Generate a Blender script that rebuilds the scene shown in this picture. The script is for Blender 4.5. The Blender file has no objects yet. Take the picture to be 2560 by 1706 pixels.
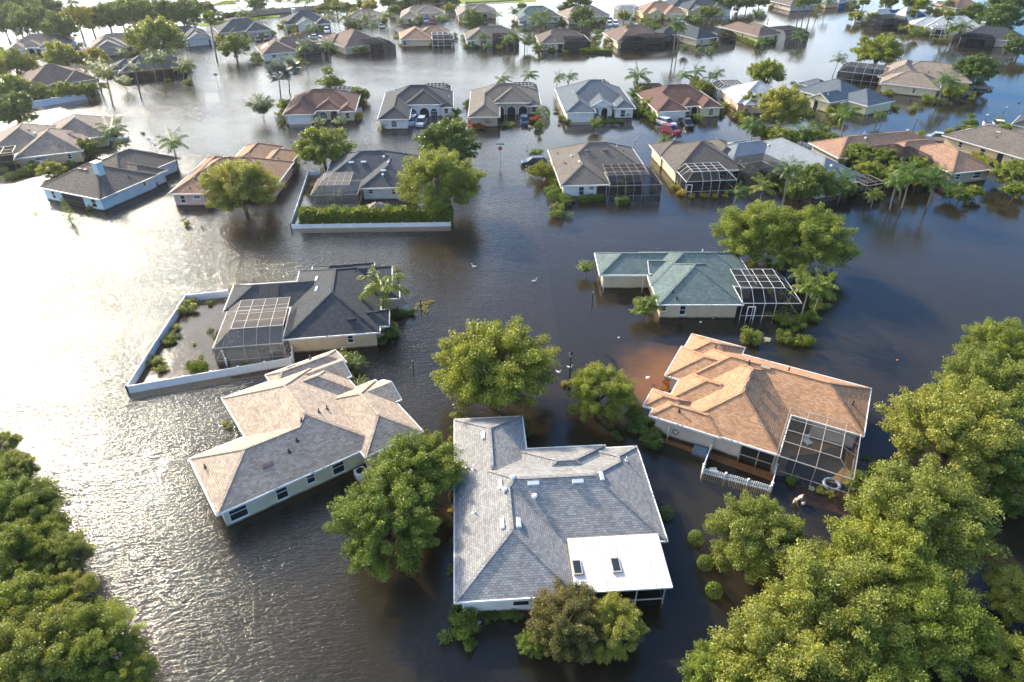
import bpy, math, random
import numpy as np
from mathutils import Vector, Matrix
R = math.radians
C = bpy.data.collections.new("flooded_suburb"); bpy.context.scene.collection.children.link(C)
SC = bpy.context.scene
PITCH = R(34.0); FPX = 1707.0; CH = 42.0
cP, sP = math.cos(PITCH), math.sin(PITCH)
SUN_EL, SUN_AZ = R(27.0), R(-38.0)      # azimuth clockwise from +Y

def G(px, py, z=0.0):
    """photo pixel (2560x1706) -> world x, y at height z"""
    u = (px - 1280) / FPX; v = (py - 853) / FPX
    t = (CH - z) / (sP + v * cP)
    return (u * t, (cP - v * sP) * t)
def DEP(x, y, z=0.0): return y * cP - (z - CH) * sP

# ------------------------------------------------------------------ materials
def newmat(name):
    m = bpy.data.materials.new(name); m.use_nodes = True
    nt = m.node_tree; nt.nodes.clear()
    out = nt.nodes.new('ShaderNodeOutputMaterial')
    return m, nt, out
def N(nt, t, **kw):
    n = nt.nodes.new(t)
    for k, v in kw.items():
        if k.startswith('i_'):
            n.inputs[k[2:].replace('_', ' ')].default_value = v
        else: setattr(n, k, v)
    return n
def L(nt, a, b): nt.links.new(a, b)
def rgba(c): return (c[0], c[1], c[2], 1.0)

def mat_simple(name, col, rough=.6, spec=.4, noise=0.0, nscale=3.0, metal=0.0):
    m, nt, out = newmat(name)
    p = N(nt, 'ShaderNodeBsdfPrincipled'); p.inputs['Base Color'].default_value = rgba(col)
    p.inputs['Roughness'].default_value = rough; p.inputs['Specular IOR Level'].default_value = spec
    p.inputs['Metallic'].default_value = metal
    if noise:
        tc = N(nt, 'ShaderNodeNewGeometry')
        n = N(nt, 'ShaderNodeTexNoise'); n.inputs['Scale'].default_value = nscale; n.inputs['Detail'].default_value = 4
        L(nt, tc.outputs['Position'], n.inputs['Vector'])
        r = N(nt, 'ShaderNodeMapRange'); r.inputs['From Min'].default_value = .3; r.inputs['From Max'].default_value = .7
        r.inputs['To Min'].default_value = 1 - noise; r.inputs['To Max'].default_value = 1 + noise * .5
        L(nt, n.outputs['Fac'], r.inputs['Value'])
        mx = N(nt, 'ShaderNodeMix', data_type='RGBA', blend_type='MULTIPLY'); mx.inputs['Factor'].default_value = 1
        mx.inputs['A'].default_value = rgba(col); L(nt, r.outputs['Result'], mx.inputs['B'])
        L(nt, mx.outputs['Result'], p.inputs['Base Color'])
    L(nt, p.outputs[0], out.inputs[0]); return m

def mat_wall(name, col):
    """painted stucco with a muddy high-water stain near the flood line, darkened below it as painted shade"""
    m, nt, out = newmat(name)
    p = N(nt, 'ShaderNodeBsdfPrincipled'); p.inputs['Roughness'].default_value = .85; p.inputs['Specular IOR Level'].default_value = .2
    g = N(nt, 'ShaderNodeNewGeometry')
    n = N(nt, 'ShaderNodeTexNoise'); n.inputs['Scale'].default_value = .9; n.inputs['Detail'].default_value = 6
    L(nt, g.outputs['Position'], n.inputs['Vector'])
    r = N(nt, 'ShaderNodeMapRange'); r.inputs['From Min'].default_value = .25; r.inputs['From Max'].default_value = .75
    r.inputs['To Min'].default_value = .84; r.inputs['To Max'].default_value = 1.06
    L(nt, n.outputs['Fac'], r.inputs['Value'])
    mx = N(nt, 'ShaderNodeMix', data_type='RGBA', blend_type='MULTIPLY'); mx.inputs['Factor'].default_value = 1
    mx.inputs['A'].default_value = rgba(col); L(nt, r.outputs['Result'], mx.inputs['B'])
    sx = N(nt, 'ShaderNodeSeparateXYZ'); L(nt, g.outputs['Position'], sx.inputs[0])
    ad = N(nt, 'ShaderNodeMath', operation='MULTIPLY_ADD'); ad.inputs[1].default_value = -.35; L(nt, n.outputs['Fac'], ad.inputs[0]); L(nt, sx.outputs['Z'], ad.inputs[2])
    st = N(nt, 'ShaderNodeMapRange'); st.inputs['From Min'].default_value = -.12; st.inputs['From Max'].default_value = .1
    st.inputs['To Min'].default_value = .95; st.inputs['To Max'].default_value = 0
    L(nt, ad.outputs[0], st.inputs['Value'])
    m2 = N(nt, 'ShaderNodeMix', data_type='RGBA'); m2.inputs['B'].default_value = (.045, .034, .022, 1)  # mud colour, deepened on submerged walls to paint in the house shade
    L(nt, st.outputs['Result'], m2.inputs['Factor']); L(nt, mx.outputs['Result'], m2.inputs['A'])
    L(nt, m2.outputs['Result'], p.inputs['Base Color'])
    nb = N(nt, 'ShaderNodeTexNoise'); nb.inputs['Scale'].default_value = 25; L(nt, g.outputs['Position'], nb.inputs['Vector'])
    b = N(nt, 'ShaderNodeBump'); b.inputs['Strength'].default_value = .3; b.inputs['Distance'].default_value = .01
    L(nt, nb.outputs['Fac'], b.inputs['Height']); L(nt, b.outputs[0], p.inputs['Normal'])
    L(nt, p.outputs[0], out.inputs[0]); return m

def mat_shingle(name, col, contrast=.32, rough=.9):
    m, nt, out = newmat(name)
    p = N(nt, 'ShaderNodeBsdfPrincipled'); p.inputs['Roughness'].default_value = rough; p.inputs['Specular IOR Level'].default_value = .25
    uv = N(nt, 'ShaderNodeUVMap'); uv.uv_map = 'UVMap'
    br = N(nt, 'ShaderNodeTexBrick'); br.offset = .5; br.squash = 1.0
    br.inputs['Scale'].default_value = 1.0; br.inputs['Brick Width'].default_value = .30; br.inputs['Row Height'].default_value = .17
    br.inputs['Mortar Size'].default_value = .014; br.inputs['Mortar Smooth'].default_value = .3; br.inputs['Bias'].default_value = .0
    lo = tuple(c * (1 - contrast) for c in col); hi = tuple(min(1, c * (1 + contrast)) for c in col)
    br.inputs['Color1'].default_value = rgba(lo); br.inputs['Color2'].default_value = rgba(hi)
    br.inputs['Mortar'].default_value = rgba(tuple(c * .45 for c in col))
    L(nt, uv.outputs[0], br.inputs['Vector'])
    g = N(nt, 'ShaderNodeNewGeometry')
    n = N(nt, 'ShaderNodeTexNoise'); n.inputs['Scale'].default_value = .55; n.inputs['Detail'].default_value = 7; n.inputs['Roughness'].default_value = .62
    L(nt, g.outputs['Position'], n.inputs['Vector'])
    r = N(nt, 'ShaderNodeMapRange'); r.inputs['From Min'].default_value = .3; r.inputs['From Max'].default_value = .7
    r.inputs['To Min'].default_value = .87; r.inputs['To Max'].default_value = 1.10
    L(nt, n.outputs['Fac'], r.inputs['Value'])
    mx = N(nt, 'ShaderNodeMix', data_type='RGBA', blend_type='MULTIPLY'); mx.inputs['Factor'].default_value = 1
    L(nt, br.outputs['Color'], mx.inputs['A']); L(nt, r.outputs['Result'], mx.inputs['B'])
    # runs of algae streaking down the slope
    mp = N(nt, 'ShaderNodeMapping'); mp.inputs['Scale'].default_value = (1.6, .16, 1); L(nt, uv.outputs[0], mp.inputs['Vector'])
    n2 = N(nt, 'ShaderNodeTexNoise'); n2.inputs['Scale'].default_value = 1.0; n2.inputs['Detail'].default_value = 3; L(nt, mp.outputs[0], n2.inputs['Vector'])
    r2 = N(nt, 'ShaderNodeMapRange'); r2.inputs['From Min'].default_value = .55; r2.inputs['From Max'].default_value = .8
    r2.inputs['To Min'].default_value = 1.0; r2.inputs['To Max'].default_value = .82
    L(nt, n2.outputs['Fac'], r2.inputs['Value'])
    m3 = N(nt, 'ShaderNodeMix', data_type='RGBA', blend_type='MULTIPLY'); m3.inputs['Factor'].default_value = 1
    L(nt, mx.outputs['Result'], m3.inputs['A']); L(nt, r2.outputs['Result'], m3.inputs['B'])
    L(nt, m3.outputs['Result'], p.inputs['Base Color'])
    sx = N(nt, 'ShaderNodeSeparateXYZ'); L(nt, uv.outputs[0], sx.inputs[0])
    md = N(nt, 'ShaderNodeMath', operation='WRAP'); md.inputs[1].default_value = .17; md.inputs[2].default_value = 0; L(nt, sx.outputs['Y'], md.inputs[0])
    b = N(nt, 'ShaderNodeBump'); b.inputs['Strength'].default_value = .8; b.inputs['Distance'].default_value = .12; b.invert = True
    L(nt, md.outputs[0], b.inputs['Height'])
    L(nt, b.outputs[0], p.inputs['Normal'])
    L(nt, p.outputs[0], out.inputs[0]); return m

def mat_leaf(name, lo, hi, trans=.35, rough=.45):
    """leaf: every leaf its own tone between lo and hi, lets light through"""
    m, nt, out = newmat(name)
    g = N(nt, 'ShaderNodeNewGeometry'); oi = N(nt, 'ShaderNodeObjectInfo')
    mx = N(nt, 'ShaderNodeMix', data_type='RGBA'); mx.inputs['A'].default_value = rgba(lo); mx.inputs['B'].default_value = rgba(hi)
    n = N(nt, 'ShaderNodeTexNoise'); n.inputs['Scale'].default_value = .55; n.inputs['Detail'].default_value = 2; L(nt, g.outputs['Position'], n.inputs['Vector'])
    a = N(nt, 'ShaderNodeMath', operation='MULTIPLY_ADD'); a.inputs[1].default_value = .75; L(nt, g.outputs['Random Per Island'], a.inputs[0])
    b_ = N(nt, 'ShaderNodeMath', operation='MULTIPLY_ADD'); b_.inputs[1].default_value = 1.2; b_.inputs[2].default_value = -.5; L(nt, n.outputs['Fac'], b_.inputs[0])
    L(nt, b_.outputs[0], a.inputs[2])
    L(nt, a.outputs[0], mx.inputs['Factor'])
    hs = N(nt, 'ShaderNodeHueSaturation')
    h1 = N(nt, 'ShaderNodeMapRange'); h1.inputs['To Min'].default_value = .485; h1.inputs['To Max'].default_value = .515; L(nt, oi.outputs['Random'], h1.inputs['Value'])
    h2 = N(nt, 'ShaderNodeMapRange'); h2.inputs['To Min'].default_value = 1.12; h2.inputs['To Max'].default_value = .84; L(nt, oi.outputs['Random'], h2.inputs['Value'])
    L(nt, h1.outputs[0], hs.inputs['Hue']); L(nt, h2.outputs[0], hs.inputs['Value']); L(nt, mx.outputs['Result'], hs.inputs['Color'])
    p = N(nt, 'ShaderNodeBsdfPrincipled'); p.inputs['Roughness'].default_value = rough; p.inputs['Specular IOR Level'].default_value = .35
    L(nt, hs.outputs[0], p.inputs['Base Color'])
    t = N(nt, 'ShaderNodeBsdfTranslucent')
    tg = N(nt, 'ShaderNodeMix', data_type='RGBA', blend_type='MULTIPLY'); tg.inputs['Factor'].default_value = 1; tg.inputs['B'].default_value = (1.35, 1.2, .5, 1)
    L(nt, hs.outputs[0], tg.inputs['A']); L(nt, tg.outputs['Result'], t.inputs['Color'])
    ms = N(nt, 'ShaderNodeMixShader'); ms.inputs[0].default_value = trans
    L(nt, p.outputs[0], ms.inputs[1]); L(nt, t.outputs[0], ms.inputs[2]); L(nt, ms.outputs[0], out.inputs[0]); return m

def mat_bark(name, col):
    m, nt, out = newmat(name)
    p = N(nt, 'ShaderNodeBsdfPrincipled'); p.inputs['Roughness'].default_value = .95; p.inputs['Specular IOR Level'].default_value = .1
    g = N(nt, 'ShaderNodeNewGeometry'); mp = N(nt, 'ShaderNodeMapping'); mp.inputs['Scale'].default_value = (6, 6, 2); L(nt, g.outputs['Position'], mp.inputs['Vector'])
    n = N(nt, 'ShaderNodeTexNoise'); n.inputs['Scale'].default_value = 1.5; n.inputs['Detail'].default_value = 5; L(nt, mp.outputs[0], n.inputs['Vector'])
    mx = N(nt, 'ShaderNodeMix', data_type='RGBA'); mx.inputs['A'].default_value = rgba(tuple(c * .55 for c in col)); mx.inputs['B'].default_value = rgba(tuple(c * 1.3 for c in col))
    L(nt, n.outputs['Fac'], mx.inputs['Factor']); L(nt, mx.outputs['Result'], p.inputs['Base Color'])
    b = N(nt, 'ShaderNodeBump'); b.inputs['Strength'].default_value = .6; b.inputs['Distance'].default_value = .03; L(nt, n.outputs['Fac'], b.inputs['Height']); L(nt, b.outputs[0], p.inputs['Normal'])
    L(nt, p.outputs[0], out.inputs[0]); return m

def mat_screen(name, col, clear):
    """insect screen: a weave finer than a pixel, partly see-through"""
    m, nt, out = newmat(name)
    p = N(nt, 'ShaderNodeBsdfDiffuse'); p.inputs[0].default_value = rgba(col)
    t = N(nt, 'ShaderNodeBsdfTransparent')
    ms = N(nt, 'ShaderNodeMixShader'); ms.inputs[0].default_value = clear
    L(nt, p.outputs[0], ms.inputs[1]); L(nt, t.outputs[0], ms.inputs[2]); L(nt, ms.outputs[0], out.inputs[0]); return m

def mat_water(name, calm=1.0):
    m, nt, out = newmat(name)
    g = N(nt, 'ShaderNodeNewGeometry')
    def rip(rot, sx, sy, sc, det, rgh=.5):
        mp = N(nt, 'ShaderNodeMapping'); mp.inputs['Rotation'].default_value = (0, 0, R(rot)); mp.inputs['Scale'].default_value = (sx, sy, 1)
        L(nt, g.outputs['Position'], mp.inputs['Vector'])
        n = N(nt, 'ShaderNodeTexNoise'); n.inputs['Scale'].default_value = sc; n.inputs['Detail'].default_value = det; n.inputs['Roughness'].default_value = rgh
        n.inputs['Distortion'].default_value = .35
        L(nt, mp.outputs[0], n.inputs['Vector']); return n.outputs['Fac']
    a = rip(-48, .42, 1.5, 2.5, 2.0)
    b = rip(-30, .6, 1.7, 5.2, 2.0)
    c = rip(20, .9, 1.2, .55, 1.0)
    s1 = N(nt, 'ShaderNodeMath', operation='MULTIPLY_ADD'); s1.inputs[1].default_value = .55; L(nt, b, s1.inputs[0]); L(nt, a, s1.inputs[2])
    s2 = N(nt, 'ShaderNodeMath', operation='MULTIPLY_ADD'); s2.inputs[1].default_value = .7; L(nt, c, s2.inputs[0]); L(nt, s1.outputs[0], s2.inputs[2])
    # gusts: broad patches of rougher and calmer water, windier on the open west side
    gu = N(nt, 'ShaderNodeTexNoise'); gu.inputs['Scale'].default_value = .035; gu.inputs['Detail'].default_value = 3; gu.inputs['Roughness'].default_value = .6
    mpg = N(nt, 'ShaderNodeMapping'); mpg.inputs['Rotation'].default_value = (0, 0, R(-40)); mpg.inputs['Scale'].default_value = (.55, 1.3, 1)
    L(nt, g.outputs['Position'], mpg.inputs['Vector']); L(nt, mpg.outputs[0], gu.inputs['Vector'])
    gr = N(nt, 'ShaderNodeMapRange', interpolation_type='SMOOTHSTEP'); gr.inputs['From Min'].default_value = .38; gr.inputs['From Max'].default_value = .62
    gr.inputs['To Min'].default_value = .5; gr.inputs['To Max'].default_value = 1.0; L(nt, gu.outputs['Fac'], gr.inputs['Value'])
    sx = N(nt, 'ShaderNodeSeparateXYZ'); L(nt, g.outputs['Position'], sx.inputs[0])
    wx = N(nt, 'ShaderNodeMapRange', interpolation_type='SMOOTHSTEP'); wx.inputs['From Min'].default_value = -30; wx.inputs['From Max'].default_value = 8
    wx.inputs['To Min'].default_value = 2.0*calm; wx.inputs['To Max'].default_value = .36*calm; L(nt, sx.outputs['X'], wx.inputs['Value'])
    wy = N(nt, 'ShaderNodeMapRange', interpolation_type='SMOOTHSTEP'); wy.inputs['From Min'].default_value = 75; wy.inputs['From Max'].default_value = 150     # between the rows of houses the wind drops
    wy.inputs['To Min'].default_value = 1.0; wy.inputs['To Max'].default_value = .42; L(nt, sx.outputs['Y'], wy.inputs['Value'])
    am0 = N(nt, 'ShaderNodeMath', operation='MULTIPLY'); L(nt, gr.outputs[0], am0.inputs[0]); L(nt, wx.outputs[0], am0.inputs[1])
    am = N(nt, 'ShaderNodeMath', operation='MULTIPLY'); L(nt, am0.outputs[0], am.inputs[0]); L(nt, wy.outputs[0], am.inputs[1])
    hh = N(nt, 'ShaderNodeMath', operation='MULTIPLY'); L(nt, s2.outputs[0], hh.inputs[0]); L(nt, am.outputs[0], hh.inputs[1])
    bp = N(nt, 'ShaderNodeBump'); bp.inputs['Strength'].default_value = 1.0; bp.inputs['Distance'].default_value = WAVE; L(nt, hh.outputs[0], bp.inputs['Height'])
    gl = N(nt, 'ShaderNodeBsdfGlossy'); gl.inputs['Roughness'].default_value = .025; gl.inputs['Color'].default_value = (1, 1, 1, 1); L(nt, bp.outputs[0], gl.inputs['Normal'])
    tr = N(nt, 'ShaderNodeBsdfTransparent'); tr.inputs['Color'].default_value = (.76, .63, .44, 1)      # tannin-brown water
    mk = N(nt, 'ShaderNodeBsdfDiffuse'); mk.inputs['Color'].default_value = (.050, .047, .040, 1)        # suspended silt
    mu = N(nt, 'ShaderNodeMixShader'); mu.inputs[0].default_value = .24; L(nt, tr.outputs[0], mu.inputs[1]); L(nt, mk.outputs[0], mu.inputs[2])
    fr = N(nt, 'ShaderNodeFresnel'); fr.inputs['IOR'].default_value = 1.36; L(nt, bp.outputs[0], fr.inputs['Normal'])
    # light that comes up from below has been bent on its way in, so it is not reflected back at the surface
    bf = N(nt, 'ShaderNodeMath', operation='SUBTRACT'); bf.inputs[0].default_value = 1; L(nt, g.outputs['Backfacing'], bf.inputs[1])
    ff = N(nt, 'ShaderNodeMath', operation='MULTIPLY'); L(nt, fr.outputs[0], ff.inputs[0]); L(nt, bf.outputs[0], ff.inputs[1])
    ms = N(nt, 'ShaderNodeMixShader'); L(nt, ff.outputs[0], ms.inputs[0]); L(nt, mu.outputs[0], ms.inputs[1]); L(nt, gl.outputs[0], ms.inputs[2])
    L(nt, ms.outputs[0], out.inputs[0]); return m
WAVE = .072

# ------------------------------------------------------------------ mesh helpers
class MB:
    def __init__(s): s.v = []; s.f = []; s.uv = []; s.m = []
    def face(s, pts, uv=None, mi=0):
        i = len(s.v); s.v += [tuple(p) for p in pts]; s.f.append(tuple(range(i, i + len(pts)))); s.m.append(mi)
        s.uv += (uv if uv else [(p[0], p[1]) for p in pts])
    def box(s, x0, y0, z0, x1, y1, z1, mi=0):
        p = [(x0,y0,z0),(x1,y0,z0),(x1,y1,z0),(x0,y1,z0),(x0,y0,z1),(x1,y0,z1),(x1,y1,z1),(x0,y1,z1)]
        for q in ((0,3,2,1),(4,5,6,7),(0,1,5,4),(1,2,6,5),(2,3,7,6),(3,0,4,7)): s.face([p[k] for k in q], mi=mi)
    def bar(s, a, b, w, h=None, mi=0):
        """rectangular bar from a to b"""
        a = Vector(a); b = Vector(b); d = (b - a)
        if d.length < 1e-6: return
        d.normalize(); up = Vector((0,0,1)) if abs(d.z) < .95 else Vector((1,0,0))
        sd = d.cross(up).normalized() * (w / 2); u2 = sd.cross(d).normalized() * ((h or w) / 2)
        c = [a-sd-u2, a+sd-u2, a+sd+u2, a-sd+u2, b-sd-u2, b+sd-u2, b+sd+u2, b-sd+u2]
        for q in ((0,1,2,3),(7,6,5,4),(0,4,5,1),(1,5,6,2),(2,6,7,3),(3,7,4,0)): s.face([c[k] for k in q], mi=mi)
    def tube(s, pts, rad, n=8, mi=0, cap=True):
        pts = [Vector(p) for p in pts]; rings = []
        if not hasattr(rad, '__len__'): rad = [rad] * len(pts)
        for i, p in enumerate(pts):
            d = (pts[min(i+1, len(pts)-1)] - pts[max(i-1, 0)]).normalized()
            a = d.orthogonal().normalized() if abs(d.z) < .9 else (Vector((1,0,0)) - d * d.x).normalized()
            b = d.cross(a)
            rings.append([p + (a * math.cos(2*math.pi*k/n) + b * math.sin(2*math.pi*k/n)) * rad[i] for k in range(n)])
        base = len(s.v)
        for r_ in rings: s.v += [tuple(q) for q in r_]; 
        for i in range(len(rings)-1):
            for k in range(n):
                f = (base+i*n+k, base+i*n+(k+1)%n, base+(i+1)*n+(k+1)%n, base+(i+1)*n+k)
                s.f.append(f); s.m.append(mi); s.uv += [(0,0)]*4
        if cap:
            s.f.append(tuple(base+(len(rings)-1)*n+k for k in range(n))); s.m.append(mi); s.uv += [(0,0)]*n
            s.f.append(tuple(base+k for k in reversed(range(n)))); s.m.append(mi); s.uv += [(0,0)]*n
    def blob(s, c, r, n=10, mi=0):
        """ellipsoid"""
        rx, ry, rz = r; rows = max(4, n // 2); base = len(s.v)
        for i in range(rows + 1):
            t = math.pi * i / rows
            for k in range(n):
                a = 2*math.pi*k/n; s.v.append((c[0]+rx*math.sin(t)*math.cos(a), c[1]+ry*math.sin(t)*math.sin(a), c[2]+rz*math.cos(t)))
        for i in range(rows):
            for k in range(n):
                s.f.append((base+i*n+k, base+(i+1)*n+k, base+(i+1)*n+(k+1)%n, base+i*n+(k+1)%n)); s.m.append(mi); s.uv += [(0,0)]*4
    def build(s, name, mats, parent=None, smooth=False):
        me = bpy.data.meshes.new(name); me.from_pydata(s.v, [], s.f)
        if not isinstance(mats, (list, tuple)): mats = [mats]
        for m in mats: me.materials.append(m)
        if len(mats) > 1: me.polygons.foreach_set('material_index', s.m)
        if len(s.uv) == len(me.loops):
            u = me.uv_layers.new(name='UVMap'); u.data.foreach_set('uv', [c for q in s.uv for c in q])
        if smooth: me.polygons.foreach_set('use_smooth', [True] * len(me.polygons))
        me.update()
        o = bpy.data.objects.new(name, me); C.objects.link(o)
        if parent: o.parent = parent
        return o
def inst(name, me, parent=None, mat=None):
    o = bpy.data.objects.new(name, me); C.objects.link(o)
    if parent: o.parent = parent
    if mat is not None:
        o.material_slots[0].link = 'OBJECT'; o.material_slots[0].material = mat
    return o
def empty(name, loc, rz=0.0):
    o = bpy.data.objects.new(name, None); C.objects.link(o); o.location = loc; o.rotation_euler = (0, 0, rz); o.empty_display_size = .3
    return o
def tag(o, label=None, cat=None, group=None, kind=None):
    if label: o['label'] = label
    if cat: o['category'] = cat
    if group: o['group'] = group
    if kind: o['kind'] = kind
    return o

# ------------------------------------------------------------------ roof geometry
EZ = 2.15
def clip(poly, A, B, Cc):
    out = []
    n = len(poly)
    for i in range(n):
        p, q = poly[i], poly[(i+1) % n]
        dp = A*p[0]+B*p[1]+Cc; dq = A*q[0]+B*q[1]+Cc
        if dp >= 0: out.append(p)
        if (dp > 0 and dq < 0) or (dp < 0 and dq > 0):
            t = dp / (dp - dq); out.append((p[0]+(q[0]-p[0])*t, p[1]+(q[1]-p[1])*t))
    return out
def area(p): return .5 * sum(p[i][0]*p[(i+1)%len(p)][1]-p[(i+1)%len(p)][0]*p[i][1] for i in range(len(p))) if len(p) > 2 else 0
class Wing:
    def __init__(s, x0, y0, x1, y1, kind='h', ez=EZ, pitch=.5):
        s.x0, s.y0, s.x1, s.y1, s.kind, s.ez, s.p = x0, y0, x1, y1, kind, ez, pitch
        P = pitch; pl = []
        if kind in ('h', 'gx', 'S', 'W_', 'E_'): pl += [((0, P, ez-P*y0), 'S'), ((0, -P, ez+P*y1), 'N')]
        if kind in ('h', 'gy'): pl += [((P, 0, ez-P*x0), 'W'), ((-P, 0, ez+P*x1), 'E')]
        if kind == 'gw': pl += [((0, P, ez-P*y0), 'S'), ((0, -P, ez+P*y1), 'N'), ((-P, 0, ez+P*x1), 'E')]   # gable on the west end only
        if kind == 'ge': pl += [((0, P, ez-P*y0), 'S'), ((0, -P, ez+P*y1), 'N'), ((P, 0, ez-P*x0), 'W')]                  # gable on the east end only
        if kind == 'gs': pl += [((0, -P, ez+P*y1), 'N'), ((P, 0, ez-P*x0), 'W'), ((-P, 0, ez+P*x1), 'E')]   # gable on the south end only
        s.pl = pl; s.rect = [(x0,y0),(x1,y0),(x1,y1),(x0,y1)]
        s.gables = [d for d in 'SNWE' if d not in [e for _, e in pl]]
    def z(s, x, y): return min(a*x+b*y+c for (a, b, c), _ in s.pl)
    def inside(s, x, y, e=0): return s.x0-e <= x <= s.x1+e and s.y0-e <= y <= s.y1+e
def roof_z(W, x, y):
    zz = [w.z(x, y) for w in W if w.inside(x, y)]
    return max(zz) if zz else None
def roof_pieces(W):
    for i, w in enumerate(W):
        for (a, b, c), d in w.pl:
            poly = list(w.rect)
            for (a2, b2, c2), d2 in w.pl:
                if d2 != d: poly = clip(poly, a2-a, b2-b, c2-c)
                if len(poly) < 3: break
            if len(poly) < 3 or area(poly) < 1e-3: continue
            pieces = [poly]
            for j, v in enumerate(W):
                if j == i: continue
                cons = [(1,0,-v.x0),(-1,0,v.x1),(0,1,-v.y0),(0,-1,v.y1)]
                e = 1e-4 if j < i else -1e-4
                cons += [(a2-a, b2-b, c2-c+e) for (a2,b2,c2), _ in v.pl]
                new = []
                for pc in pieces:
                    rem = pc
                    for (A, B, Cc) in cons:
                        o = clip(rem, -A, -B, -Cc)
                        if len(o) > 2 and area(o) > 2e-3: new.append(o)
                        rem = clip(rem, A, B, Cc)
                        if len(rem) < 3 or area(rem) < 1e-3: break
                pieces = new
            k = math.sqrt(1 + w.p**2)
            for pc in pieces:
                pts = [(x, y, a*x+b*y+c) for x, y in pc]
                if d == 'S': uv = [(x, (y-w.y0)*k) for x, y in pc]
                elif d == 'N': uv = [(-x, (w.y1-y)*k) for x, y in pc]
                elif d == 'W': uv = [(-y, (x-w.x0)*k) for x, y in pc]
                else: uv = [(y, (w.x1-x)*k) for x, y in pc]
                yield pts, uv
def ridge_caps(W, mb):
    """cap shingles along the ridges and hips that show"""
    for i, w in enumerate(W):
        hx, hy = (w.x1-w.x0)/2, (w.y1-w.y0)/2; h = min(hx, hy); cx, cy = (w.x0+w.x1)/2, (w.y0+w.y1)/2; S = []
        if w.kind == 'h':
            a, b = ((w.x0+h, cy), (w.x1-h, cy)) if hx >= hy else ((cx, w.y0+h), (cx, w.y1-h))
            S = [(a, b)]
            for c in w.rect:
                e = min((a, b), key=lambda q: abs(q[0]-c[0])+abs(q[1]-c[1])); S.append((c, e))
        elif w.kind == 'gs': S = [((cx, w.y0), (cx, w.y1-hx))]
        elif w.kind == 'gw': S = [((w.x0, cy), (w.x1-hy, cy))]
        for p, q in S:
            n = max(1, int(math.hypot(q[0]-p[0], q[1]-p[1])/.45)); run = None
            for k in range(n):
                t0, t1 = k/n, (k+1)/n; A = (p[0]+(q[0]-p[0])*t0, p[1]+(q[1]-p[1])*t0); B = (p[0]+(q[0]-p[0])*t1, p[1]+(q[1]-p[1])*t1); m = ((A[0]+B[0])/2, (A[1]+B[1])/2)
                rz = roof_z(W, *m)
                tie = any(j != i and v.inside(*m) and v.z(*m) > w.z(*m)-.03 for j, v in enumerate(W))
                if rz is not None and rz <= w.z(*m)+.015 and not tie: mb.bar((A[0],A[1],w.z(*A)+.012), (B[0],B[1],w.z(*B)+.018), .26, .035)
def fascia(W, mb, rw=.1):
    for i, w in enumerate(W):
        ed = {'S': ((w.x0,w.y0),(w.x1,w.y0),(0,-1)), 'E': ((w.x1,w.y0),(w.x1,w.y1),(1,0)), 'N': ((w.x1,w.y1),(w.x0,w.y1),(0,1)), 'W': ((w.x0,w.y1),(w.x0,w.y0),(-1,0))}
        for d, (p, q, nrm) in ed.items():
            ln = math.hypot(q[0]-p[0], q[1]-p[1]); ts = {0.0, 1.0}
            for j, v in enumerate(W):
                if j == i: continue
                for xx in (v.x0, v.x1):
                    if abs(q[0]-p[0]) > 1e-6: ts.add((xx-p[0])/(q[0]-p[0]))
                for yy in (v.y0, v.y1):
                    if abs(q[1]-p[1]) > 1e-6: ts.add((yy-p[1])/(q[1]-p[1]))
            if d in w.gables: ts.add(.5)
            ts = sorted(t for t in ts if -1e-9 <= t <= 1+1e-9)
            for t0, t1 in zip(ts[:-1], ts[1:]):
                if (t1-t0)*ln < .02: continue
                tm = (t0+t1)/2; mx, my = p[0]+(q[0]-p[0])*tm, p[1]+(q[1]-p[1])*tm
                ez = w.z(mx, my); hid = False
                for j, v in enumerate(W):
                    if j != i and v.inside(mx, my, 1e-4) and (v.z(mx, my) > ez+.01 or (v.z(mx, my) > ez-.01 and j < i)): hid = True
                if hid: continue
                a = Vector((p[0]+(q[0]-p[0])*t0, p[1]+(q[1]-p[1])*t0, 0)); b = Vector((p[0]+(q[0]-p[0])*t1, p[1]+(q[1]-p[1])*t1, 0))
                a.z = w.z(a.x, a.y) - .075; b.z = w.z(b.x, b.y) - .075
                o = Vector((nrm[0], nrm[1], 0)) * (rw/2 + .002*i)
                e = (b-a).normalized() * (.05 if (d not in w.gables) else 0)
                mb.bar(a+o-e, b+o+e, rw, .17)
SUN_STR = 3.4; SKY_STR = .10; EXPOSURE = 0.35; HAZE = 0
CLOUD_LOC = (0.35, 0.1, 0); CLOUD_COL = (9, 9, 9.4, 1); VEIL_COL = (14, 12.5, 10.5, 1)
SUN_STR = 5.0; SKY_STR = .15; EXPOSURE = 0.58; HAZE = 0.00011
CLOUD_LOC = (0.35, 0.1, 0); CLOUD_COL = (11.6, 12.5, 13.2, 1); SKY_TINT = (.54, .94, 1.36, 1); CLOUD_WEST = -.42
VEIL = [(34, 0, (7, 6.4, 5.5, 1)), (7, .5, (520, 465, 375, 1))]
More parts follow.
